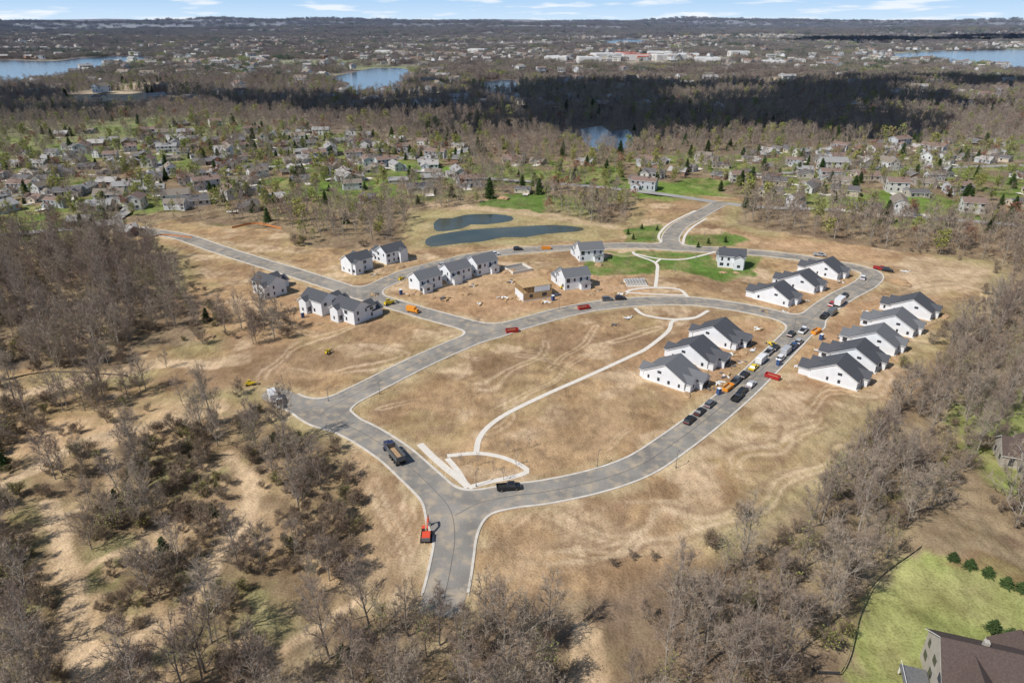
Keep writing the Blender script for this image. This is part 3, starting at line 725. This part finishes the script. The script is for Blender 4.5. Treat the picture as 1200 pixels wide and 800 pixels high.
def framed(A,B,C,seed):
    A.box((0,0,.3),(13,9,.6),M_CONC)
    for z0,h in ((.6,2.7),(3.6,2.4)):
        A.box((0,0,z0+h+.12),(13,9,.25),M_SHEATH)
        for sx,sy,n,dx,dy in ((-6.4,-4.4,22,.6,0),(-6.4,4.4,22,.6,0),(-6.4,-4.4,15,0,.6),(6.4,-4.4,15,0,.6)):
            for i in range(n): A.box((sx+dx*i,sy+dy*i,z0+h/2),(.12,.12,h),M_SHEATH)
    A.box((0,-4.47,1.95),(13,.06,2.7),M_SHEATH);A.box((-6.47,0,1.95),(.06,9,2.7),M_WRAP);A.box((2,-4.5,4.8),(7,.06,2.3),M_WRAP)
    for i in range(8): A.beam((-5+i*1.4,-2.5,6.3),(-5+i*1.4,2,7.3),.15,.2,M_SHEATH)
    C.box((-3,-4.52,2.2),(1.4,.06,1.4),M_GLASS);C.box((3,-4.52,2.2),(2,.06,1.4),M_GLASS)
house('timber_framed_house',625,347,22,framed,3,sc=.95)
def slab(A,B,C,seed):
    for c,d in (((0,-5,.7),(12,.3,1.4)),((0,5,.7),(12,.3,1.4)),((-5.85,0,.7),(.3,9.7,1.4)),((5.85,0,.7),(.3,9.7,1.4))): A.box(c,d,M_CONC)
    A.box((0,0,.1),(11.3,9.6,.15),simple('gravel_fill',(.3,.27,.24),(.2,.18,.16),6))
house('house_foundation',607,316,30,slab,1,sc=.85)
def trusses(A,B,C,seed):
    A.box((0,0,.06),(9,8,.1),M_CONC)
    for i in range(14): A.beam((-4.2+i*.65,-3.2,.25),(-4.2+i*.65,3.2,1.2+.3*(i%2)),.12,.18,M_STEEL)
    A.box((0,2.9,.6),(9,.5,1.0),M_TRIM)
house('roof_truss_stack',745,332,5,trusses,1)

WALLS=[simple('siding_%d'%i,c,None,.5,.8) for i,c in enumerate([(.62,.60,.56),(.48,.43,.37),(.7,.7,.7),(.33,.21,.16),(.52,.54,.56),(.6,.53,.42)])]
ROOFS=[simple('old_shingles_%d'%i,c,None,1,.9) for i,c in enumerate([(.19,.18,.175),(.26,.22,.18),(.33,.32,.31),(.15,.14,.14),(.24,.17,.14),(.42,.40,.38)])]
SUBM=[]
for i in range(14):
    A=MB();wl=WALLS[i%6];rf=ROOFS[(i*5+2+i//6)%6];rr=random.Random(i+70)
    st=1+(i%4==0);L_=11+rr.random()*7
    wing(A,A,A,0,0,L_,7.5+rr.random()*2.5,2.7*st+.2,1.8+rr.random(),'x',0,wl,rf,st,seed=i)
    sx=(-1)**i*(L_*.28)
    if i%5!=2: wing(A,A,A,sx,4.6+rr.random(),5.5+rr.random(),5.5,2.6,1.6,'y',0,wl,rf,1,seed=i+20)
    if i%3==1: wing(A,A,A,-sx,-4.6,4,4,2.5,1.2,'y',0,wl,rf,1,seed=i+30)
    A.box((-sx*.6,1.5,2.9*st+2.2),(.9,.7,1.3),WALLS[3])
    A.box((sx,11.5,.08),(5,7,.08),M_CONC)
    SUBM.append(A.mesh('suburban_house'))
rng=np.random.default_rng(23)
for S in SUBS:
    x,y=jgrid(-640,740,400,900,23,rng);k=inpoly(x,y,S)&wedge(x,y)
    gap=fbm(x/70,y/70,2,77)
    for px,py,gp in zip(x[k],y[k],gap[k]):
        if rng.random()<.08+1.6*max(0,gp-.50)*2: continue
        if linedist(np.array([px]),np.array([py]),R_EXIT)[0]<14: continue
        if polysdf(np.array([px]),np.array([py]),DEV)[0]<14 : continue
        a=.6*math.sin(px/90+py/140)+(0 if rng.random()<.6 else math.pi/2)+(math.pi if rng.random()<.5 else 0)
        obj('suburban_house',SUBM[rng.integers(14)],(px,py,0),a+rng.normal()*.15,.7+.45*rng.random())
for u,v,a in [(150,274,-.5),(130,268,.5),(95,262,.2)]:
    p=G(u,v);obj('suburban_house',SUBM[3],(p[0],p[1],0),a,.9)
x,y=jgrid(-3600,3600,900,4600,38,rng);k=np.abs(x)<.8*y
x=x[k];y=y[k];p=.12+.5*sstep(.48,.60,fbm(x/380,y/260,3,81))
for L in LAKES:
    sd=polysdf(x,y,L);p=np.where((sd>8)&(sd<90),.5,p)*(sd>8)
k=rng.random(x.size)<p;x=x[k];y=y[k];z=terr(x,y);n=len(x);print('town',n)
mass('distant_town_houses',np.stack([x,y,z+2.5+(y>1500)*3],-1),1.05+.5*rng.random(n),rng.random(n)*6.28,rng.integers(0,14,n),template_coll('town_house_kinds',SUBM))
M_BIG=simple('store_wall',(.68,.66,.62),(.6,.58,.55),.05);M_BIGR=simple('store_roof',(.62,.62,.62),(.55,.55,.55),.05);M_REDR=simple('red_roof',(.5,.12,.08),(.42,.09,.06),.1)
for u,v,w,d,mt in [(712,69,90,60,M_BIGR),(733,68,70,50,M_REDR),(752,70.5,110,40,M_REDR),(782,71,90,60,M_BIGR),(806,70,60,40,M_BIGR),(828,75,60,50,M_BIGR),(652,73,60,50,M_BIGR),(772,67,70,50,M_BIGR),(690,74,60,40,M_BIGR),(560,63,60,40,M_BIGR),(450,65,50,30,M_BIGR),(905,79,50,30,M_BIGR),(865,67,60,30,M_BIGR)]:
    x,y=G(u,v);A=MB();A.box((0,0,4),(w,d,16),M_BIG);A.box((0,0,12.4),(w-3,d-3,.8),mt);A.box((0,-d/2-2,4),(w*.3,4,9),mt);A.box((w*.2,0,13.5),(6,6,2.5),M_STEEL)
    obj('commercial_building',A.mesh('commercial_building'),(x,y,float(terr(x,y))+3),(u%7)*.1-.3)
def brown(A,B,C,seed):
    rf=simple('brown_shingles',(.12,.088,.075),(.085,.062,.055),3,.9,.2,.3);wl=simple('tan_siding',(.50,.46,.40),None,1)
    wing(A,B,C,0,0,17,11,5.6,4.0,'x',0,wl,rf,2,seed=2);wing(A,B,C,-4,-5,7,7,5.4,3.2,'y',0,wl,rf,2,seed=3);wing(A,B,C,6,5,8,8,3.4,3.0,'y',0,wl,rf,1,seed=4)
    A.box((-11,-2,1.4),(4,5,.25),M_STEEL)
    for i in (-12.8,-9.2):
        A.box((i,-4.3,.5),(.2,.2,1.8),M_TRIM);A.box((i,.3,.5),(.2,.2,1.8),M_TRIM)
    A.box((-12.9,-2,2.4),(.06,5,.08),M_TRIM);A.box((-11,-4.5,2.4),(4,.06,.08),M_TRIM)
    for i in range(9): A.box((-12.8+i*.45,-4.5,1.95),(.05,.05,.85),M_TRIM)
    B.box((-2,1.2,9.2),(.8,.8,1.4),wl)
house('brown_roof_house',1155,812,-18,brown,2)
house('brown_roof_house',1225,560,70,brown,3)

# ---------- vehicles ----------
def wheels(m,xs_,w,r,tw=.28):
    for x_ in xs_:
        for sg in (-1,1):
            m.cyl((x_,sg*(w/2-tw/2+.02),r),r,tw,M_TYRE);m.cyl((x_,sg*(w/2+.03),r),r*.5,.04,M_STEEL,8)
def car(c,suv=False):
    m=MB();P=PAINTS[c];h=1.0 if suv else .88
    m.prism([(-2.3,.32),(-2.32,.75),(-2.15,h),(.95,h),(2.05,h-.14),(2.3,.66),(2.3,.3)],-.9,.9,P)
    top=1.68 if suv else 1.42
    if suv: m.box((-.7,0,(h+top)/2),(3.0,1.7,top-h),M_GLASS,(.86,.82),(-.08,0));m.box((-.78,0,top+.025),(2.5,1.4,.05),P)
    else: m.box((-.35,0,(h+top)/2),(2.6,1.66,top-h),M_GLASS,(.62,.8),(-.05,0));m.box((-.4,0,top+.025),(1.6,1.34,.05),P)
    m.box((2.31,0,.6),(.04,1.5,.14),M_TRIM);m.box((-2.33,0,.7),(.04,1.6,.12),PAINTS['red'])
    wheels(m,(-1.4,1.4),1.8,.35);return m.mesh('car')
def pickup(c):
    m=MB();P=PAINTS[c]
    m.prism([(-2.85,.45),(-2.85,.75),(.2,.8),(.2,1.1),(1.5,1.12),(2.7,1.0),(2.85,.8),(2.85,.42)],-.97,.97,P)
    m.box((-1.3,.9,1.0),(3.0,.12,.5),P);m.box((-1.3,-.9,1.0),(3.0,.12,.5),P);m.box((-2.8,0,1.0),(.12,1.9,.5),P);m.box((-1.3,0,.81),(2.8,1.66,.04),M_TYRE)
    m.box((.65,0,1.42),(2.2,1.8,.6),M_GLASS,(.72,.84),(-.05,0));m.box((.6,0,1.75),(1.6,1.5,.06),P)
    m.box((2.87,0,.8),(.05,1.6,.3),M_STEEL);wheels(m,(-1.75,1.8),1.95,.42);return m.mesh('pickup')
def van(c):
    m=MB();P=PAINTS[c]
    m.prism([(-2.9,.4),(-2.9,2.3),(-2.7,2.45),(1.5,2.45),(2.2,1.4),(2.9,1.15),(2.95,.4)],-1.0,1.0,P)
    m.beam((1.6,0,2.35),(2.18,0,1.48),1.7,.12,M_GLASS);m.box((1.35,1.0,1.75),(.9,.04,.6),M_GLASS);m.box((1.35,-1.0,1.75),(.9,.04,.6),M_GLASS)
    wheels(m,(-1.8,1.9),2.0,.38);return m.mesh('van')
def boxtruck(c,cab):
    m=MB();m.box((-1,0,2.1),(5.4,2.4,2.5),PAINTS[c]);m.box((2.7,0,1.4),(1.7,2.2,1.8),PAINTS[cab],(.75,.9),(-.15,0));m.box((3.35,0,1.75),(.35,1.8,.6),M_GLASS)
    m.box((0,0,.65),(7,1.0,.3),M_TYRE);wheels(m,(-2.4,2.6),2.3,.48,.35);return m.mesh('truck')
def dumptruck():
    m=MB();B=PAINTS['navy'];m.box((-.3,0,.95),(9.6,1.0,.35),M_TYRE)
    m.box((3.6,0,1.6),(1.7,1.7,1.2),B,(.9,.85));m.box((2.1,0,2.0),(1.6,2.3,2.0),B,(.85,.9));m.box((2.6,0,2.45),(.9,2.2,.6),M_GLASS)
    m.box((4.5,0,1.5),(.08,1.3,.9),M_STEEL)
    m.box((-2,0,1.45),(6.4,2.4,.15),M_STEEL)
    for sg in (-1,1):
        m.box((-2,sg*1.2,2.15),(6.4,.1,1.3),PAINTS['grey'])
        for i in range(7): m.box((-4.9+i*.97,sg*1.28,2.15),(.12,.08,1.3),M_STEEL)
    m.box((1.2,0,2.3),(.1,2.4,1.6),M_STEEL);m.box((-5.2,0,2.15),(.1,2.4,1.3),PAINTS['grey'])
    m.box((-2,0,1.85),(6.2,2.2,.7),M_SOIL,(.75,.5))
    m.cyl((1.35,1.0,3.1),.09,1.6,M_STEEL,8,'z')
    wheels(m,(-4.4,-3.2,-1.6,-.4,3.4),2.45,.52,.4);return m.mesh('dumptruck')
def excavator(c='red'):
    m=MB();P=PAINTS[c]
    for sg in (-1,1):
        m.prism([(-2,.1),(-2.2,.45),(-1.9,.85),(1.9,.85),(2.2,.45),(2,.1)],sg*1.25-.3,sg*1.25+.3,M_TYRE)
        m.box((0,sg*1.25,.48),(3.2,.64,.3),M_STEEL)
    m.cyl((0,0,.95),.8,.3,M_STEEL,14,'z')
    m.box((-.9,0,1.6),(2.8,2.3,1.0),P,(.95,.92));m.box((-2.2,0,1.5),(.6,2.2,1.0),PAINTS['grey'])
    m.box((.9,.8,2.1),(1.4,1.0,1.9),M_GLASS,(.85,.9));m.box((.85,.8,3.1),(1.2,.9,.08),P)
    m.beam((.7,-.2,1.6),(2.8,-.2,4.0),.4,.5,P,.35,.45);m.beam((2.8,-.2,4.0),(4.8,-.2,3.5),.35,.45,P,.3,.35);m.beam((4.8,-.2,3.6),(5.2,-.2,1.2),.28,.4,P,.25,.28)
    m.beam((1.6,-.2,3.1),(3.4,-.2,4.3),.12,.12,M_STEEL);m.beam((3.6,-.2,4.3),(5.0,-.2,3.8),.12,.12,M_STEEL)
    m.prism([(4.7,1.2),(5.3,1.25),(5.6,.6),(5.2,.15),(4.6,.3),(4.85,.75)],-.8,.4,M_STEEL);return m.mesh('excavator')
def dumpster(c):
    m=MB();P=PAINTS[c];m.box((0,0,.25),(6,2.2,.12),M_TYRE)
    for sg in (-1,1):
        m.box((0,sg*1.15,1.0),(6.2,.1,1.5),P)
        for i in range(9): m.box((-2.8+i*.7,sg*1.25,1.0),(.1,.1,1.5),P)
    m.box((3.1,0,1.0),(.1,2.2,1.5),P);m.box((-3.1,0,1.0),(.1,2.2,1.5),P);m.box((0,0,.75),(5.8,2.1,.9),M_SHEATH,(.7,.5))
    for i in (-2.3,2.3):
        for sg in (-1,1): m.cyl((i,sg*.9,.16),.16,.2,M_STEEL,8)
    return m.mesh('dumpster')
def handler():
    m=MB();P=PAINTS['yellow'];m.box((0,0,1.1),(4.4,1.7,.8),P,(.95,.9));m.box((-.2,.5,2.0),(1.6,.9,1.2),M_GLASS,(.85,.9));m.box((-.25,.5,2.64),(1.4,.85,.08),P)
    m.beam((-2.1,-.4,2.0),(3.6,-.4,1.5),.45,.5,P,.35,.35);m.box((3.7,-.3,.8),(.15,1.5,1.2),M_STEEL);m.box((4.3,.2,.3),(1.2,.14,.08),M_STEEL);m.box((4.3,-.7,.3),(1.2,.14,.08),M_STEEL)
    wheels(m,(-1.5,1.5),2.3,.6,.45);return m.mesh('handler')
def toilet():
    m=MB();m.box((0,0,1.1),(1.1,1.1,2.1),PAINTS['blue'],(.95,.95));m.box((0,0,2.25),(1.15,1.15,.15),M_TRIM,(.7,.7));m.box((.56,0,1.1),(.05,.7,1.8),M_TRIM);m.cyl((-.4,.4,2.4),.06,.4,M_STEEL,8,'z');return m.mesh('toilet')
VM={}
def veh(kind,u,v,yaw,sc=1,z=.06):
    k=kind
    if k not in VM:
        a=k.split(':');VM[k]={'car':lambda:car(a[1]),'suv':lambda:car(a[1],True),'pickup':lambda:pickup(a[1]),'van':lambda:van(a[1]),'box':lambda:boxtruck(a[1],a[2]),'dump':dumptruck,'exc':lambda:excavator(a[1]),'bin':lambda:dumpster(a[1]),'hand':handler,'wc':toilet}[a[0]]()
    nm={'car':'parked_car','suv':'parked_suv','pickup':'pickup_truck','van':'work_van','box':'box_truck','dump':'dump_truck','exc':'excavator','bin':'dumpster','hand':'telehandler','wc':'portable_toilet'}[k.split(':')[0]]
    if k[:3]=='bin': sc=.72
    x,y=G(u,v);obj(nm,VM[k],(x,y,z),math.radians(yaw),sc)
veh('dump',461,534,122);veh('pickup:black',596,573,8);veh('exc:tomato',500,630,92,.8,-.05);veh('box:white:white',320,468,118,.9);veh('pickup:white',328,474,110)
for k,u,v,a in [('suv:black',808,494,50),('car:black',820,484,50),('suv:grey',832,475,50),('pickup:black',864,467,50),('suv:black',870,460,50),('bin:orange',853,456,48),('suv:black',872,441,50),('pickup:grey',862,448,52),
  ('car:yellow',883,432,50),('van:white',892,424,50),('pickup:silver',901,414,50),('suv:black',908,409,52),('bin:red',905,443,140),('van:silver',921,414,50),('pickup:blue',929,408,50),('suv:white',915,421,50),
  ('bin:orange',956,390,42),('suv:silver',936,402,50),('pickup:white',941,389,50),('suv:black',927,393,50),('suv:red',975,358,48),('pickup:black',966,372,48),('box:white:white',984,357,48),('suv:black',990,348,48),('van:grey',975,368,48),
  ('suv:black',1040,318,-30),('pickup:red',1031,316,-30),('suv:white',1011,327,60),('bin:red',684,362,20),('suv:grey',712,352,8),('suv:black',727,351,5),('bin:red',600,389,15),
  ('suv:black',607,293,10),('pickup:silver',960,300,-15),('suv:silver',520,312,40),('suv:white',580,299,20),('bin:orange',640,292,0),('car:silver',880,452,50)]:
    veh(k,u,v,a)
veh('box:orange:orange',484,366,-28,.7)
for u,v,a,s_ in [(456,357,40,.9),(660,338,20,.6),(905,405,140,.6),(470,328,60,.6),(293,451,20,.6)]: veh('hand',u,v,a,s_,-.05)
for u,v in [(842,462),(912,428),(962,398),(648,352),(470,345),(355,372)]: veh('wc',u,v,30,1,-.05)
veh('hand',384,413,70,.5,-.1)

PILE=[]
for s_ in range(4):
    rg=random.Random(s_);m=MB()
    for i in range(7):
        l=rg.uniform(1.2,3.6);m.box((rg.uniform(-3,3),rg.uniform(-2.5,2.5),.2+.15*(i%3)),(l,rg.uniform(.5,1.1),.3+.2*(i%2)),rg.choice([M_SHEATH,M_SHEATH,M_SHEATH,M_STEEL,M_TRIM]),rz=rg.uniform(0,3))
    for i in range(12): m.box((rg.uniform(-5,5),rg.uniform(-5,5),.08),(rg.uniform(.4,2.0),.2,.12),M_SHEATH,rz=rg.uniform(0,3))
    PILE.append(m.mesh('pile'))
rg=random.Random(3)
for u,v in [(345,362),(350,352),(440,360),(440,345),(480,345),(520,350),(555,335),(640,355),(610,352),(650,345),(600,330),(700,340),(730,332),(860,430),(850,440),(870,425),(880,410),(830,455),(885,385),(895,365),(860,405),(920,365),(930,355),(945,352),(985,330),(1015,365),(985,395),(960,410),(935,430),(725,345),(690,345),(560,356),(590,350),(470,300),(440,322),(620,330),(1060,318),(720,380),(735,372),(855,415),(845,450)]:
    x,y=G(u,v);obj('lumber_stack',PILE[rg.randrange(4)],(x,y,.02),rg.uniform(0,6),rg.uniform(.4,.75))
hp_=[(487,343,3),(545,344,2),(600,348,2),(240,395,2.5),(845,425,1.5),(1055,330,3),(590,232,3),(640,318,2),(520,330,2),(340,366,2)]
# spoil mounds behind and between the plots
for h in HS2+[c+(0,) for c in CONDO]:
    hx,hy=G(h[0],h[1]);ya=math.radians(h[2])
    for q in range(3):
        a_=rg.uniform(0,6.28);rr_=rg.uniform(9.5,13);hp_.append((None,(hx+rr_*math.cos(a_),hy+rr_*math.sin(a_)),rg.uniform(.8,2.2)))
for h in hp_:
    if h[0] is None: (x,y),s_=h[1],h[2];u=int(x*7+y)
    else: u,v,s_=h;x,y=G(u,v)
    if min(linedist(np.array([x]),np.array([y]),P)[0]-w for P,w in ROADS)<2.5+s_: continue
    n=14;vs=[];fs=[];rr=random.Random(int(u))
    for k in range(5):
        for i in range(n):
            a=2*math.pi*i/n;r_=s_*(1-k/5)**.8*(.8+.4*rr.random());vs.append((r_*math.cos(a)*1.5,r_*math.sin(a),s_*.38*math.sin(k/4*1.5)*(.85+.3*rr.random())-.4*(k==0)))
    for k in range(4):
        for i in range(n): fs.append((k*n+i,k*n+(i+1)%n,(k+1)*n+(i+1)%n,(k+1)*n+i))
    fs.append(tuple(range(4*n,5*n)));m=bpy.data.meshes.new('heap');m.from_pydata(vs,[],fs);m.materials.append(M_SOIL);m.update()
    obj('soil_heap',m,(x,y,0),rr.random()*3)
def fence(name,pts,h,mat):
    P=smooth(GP(pts),2.5);m=MB()
    for i in range(len(P)-1):
        a,b_=P[i],P[i+1];m.beam((a[0],a[1],h*.5-.2),(b_[0],b_[1],h*.5-.2),.04,h*.9+.3,mat)
        m.box((a[0],a[1],h*.4),(.09,.09,h*1.4),M_SHEATH)
    obj(name,m.mesh(name))
M_OF=simple('orange_mesh',(.62,.24,.08),(.5,.18,.06),2);M_SF=simple('silt_fabric',(.07,.07,.07),(.05,.05,.05),2)
fence('orange_safety_fence',[(158,284),(190,276),(225,279)],.8,M_OF);fence('orange_safety_fence',[(272,267),(300,262),(330,268)],.8,M_OF)
fence('silt_fence',[(0,446),(60,436),(150,440)],.45,M_SF)
fence('silt_fence',[(930,770),(985,788),(1020,690),(1080,640)],.35,M_SF)

def lamp():
    m=MB();m.cyl((0,0,2.2),.07,4.4,M_STEEL,8,'z');m.beam((0,0,4.3),(.8,0,4.5),.08,.08,M_STEEL);m.box((1.0,0,4.5),(.5,.22,.12),M_STEEL);m.cyl((0,0,.3),.14,.6,M_STEEL,8,'z');return m.mesh('lamp')
LM=lamp()
for u,v in [(558,570),(700,547),(792,548),(445,462),(385,470),(655,362),(930,388)]:
    x,y=G(u,v);obj('street_lamp',LM,(x,y,0),1)
SAP=bare(88,4.2,1.1,nl=7,ns=3,nt_=3,nf=2,tw=.03)
for u,v in [(740,268),(748,274),(760,262),(775,256),(765,283),(810,285),(825,280),(845,278),(705,312),(735,310),(790,322),(800,330),(815,306),(850,298),(590,562),(540,545),(605,545),(620,524),(596,530),(700,330),(650,225),(640,236),(560,545),(578,552),(560,382),(830,268)]:
    x,y=G(u,v);obj('young_tree',SAP,(x,y,-.1),u,1.0)
for u,v in [(736,274),(742,280),(770,270),(830,285),(850,283),(752,268),(688,298),(700,290),(818,290)]:
    x,y=G(u,v);obj('pine_tree',CON[1],(x,y,-.1),u,.38)

# ---------- clouds (real, high above) ----------
SUN_EL=math.radians(49);SUN_AZ=math.radians(238)
ts=np.array([math.sin(SUN_AZ)*math.cos(SUN_EL),math.cos(SUN_AZ)*math.cos(SUN_EL),math.sin(SUN_EL)])
M_CLOUD,nt,b=newmat('cloud',1,.0);b.inputs['Base Color'].default_value=(.9,.9,.92,1)
import bmesh
def cloud(tx,ty,rx,ry,seed,alt=1100,n=34,s0=.06,s1=.16):
    rg=np.random.default_rng(seed);bm_=bmesh.new();base=np.array([tx,ty,0])+ts*(alt/ts[2])
    for i in range(n):
        a=rg.random()*6.28;q=math.sqrt(rg.random());s_=(s0+s1*rg.random())
        M=Matrix.Translation((q*math.cos(a)*rx,q*math.sin(a)*ry,0))@Matrix.Diagonal((rx*s_,ry*s_*1.3,60,1))
        bmesh.ops.create_icosphere(bm_,subdivisions=3,radius=1,matrix=M)
    for v in bm_.verts:
        k=float(fbm(np.array(v.co.x/50),np.array(v.co.y/50),3,seed))-.5
        k2=float(fbm(np.array(v.co.x/50+40),np.array(v.co.y/50),3,seed+9))-.5
        v.co.x+=k*90;v.co.y+=k2*90;v.co.z=max(v.co.z,-12)+k*20
    m=bpy.data.meshes.new('cloud');bm_.to_mesh(m);bm_.free();m.materials.append(M_CLOUD);obj('cloud',m,tuple(base))
cloud(80,980,540,300,1,n=34);cloud(-640,960,330,170,2,n=26);cloud(700,1250,300,120,3,n=24);cloud(2600,3900,900,420,4,1500,22,.16,.2)

# ---------- sky, sun, camera ----------
w=bpy.data.worlds.new('World');scene.world=w;w.use_nodes=True;nt=w.node_tree
bg=nt.nodes['Background'];sky=nt.nodes.new('ShaderNodeTexSky');sky.sky_type='NISHITA';sky.sun_disc=False
sky.sun_elevation=SUN_EL;sky.sun_rotation=SUN_AZ;sky.altitude=300;sky.air_density=1.0;sky.dust_density=.3;sky.ozone_density=2
tc=nt.nodes.new('ShaderNodeTexCoord');sp=nt.nodes.new('ShaderNodeSeparateXYZ');nt.links.new(tc.outputs['Generated'],sp.inputs[0])
low=maprange(nt,sp.outputs[2],.0,.22,1,0)
hc=mix(nt,maprange(nt,sp.outputs[2],0.0,.03,0,1),(6.8,8.6,10.4),(4.2,6.9,10.6))
c=mix(nt,low,sky.outputs[0],hc)
mp=nt.nodes.new('ShaderNodeMapping');mp.inputs['Scale'].default_value=(14,14,130);nt.links.new(tc.outputs['Generated'],mp.inputs[0])
cn=nt.nodes.new('ShaderNodeTexNoise');cn.inputs['Scale'].default_value=1;cn.inputs['Detail'].default_value=7;nt.links.new(mp.outputs[0],cn.inputs['Vector'])
cm=ramp(nt,cn.outputs[0],[(.53,(0,0,0)),(.66,(.8,.8,.8))]).outputs[0]
cf=nt.nodes.new('ShaderNodeMath');cf.operation='MULTIPLY';nt.links.new(cm,cf.inputs[0]);nt.links.new(low,cf.inputs[1])
c=mix(nt,cf.outputs[0],c,(10.2,10.5,10.9))
nt.links.new(c,bg.inputs[0]);bg.inputs[1].default_value=.095
sl=bpy.data.lights.new('sun','SUN');sl.energy=4.6;sl.angle=math.radians(.5);sl.color=(1,.955,.89)
so=bpy.data.objects.new('sun',sl);COL.objects.link(so);so.rotation_euler=Vector(tuple(ts)).to_track_quat('Z','Y').to_euler();so.location=(0,0,300)
cam=bpy.data.cameras.new('camera');cam.lens=24;cam.sensor_width=36;cam.clip_start=1;cam.clip_end=60000
co=bpy.data.objects.new('camera',cam);COL.objects.link(co);co.location=(0,0,H);co.rotation_euler=(math.pi/2-PITCH,0,0)
scene.camera=co
scene.view_settings.view_transform='Standard';scene.view_settings.look='None';scene.view_settings.exposure=0
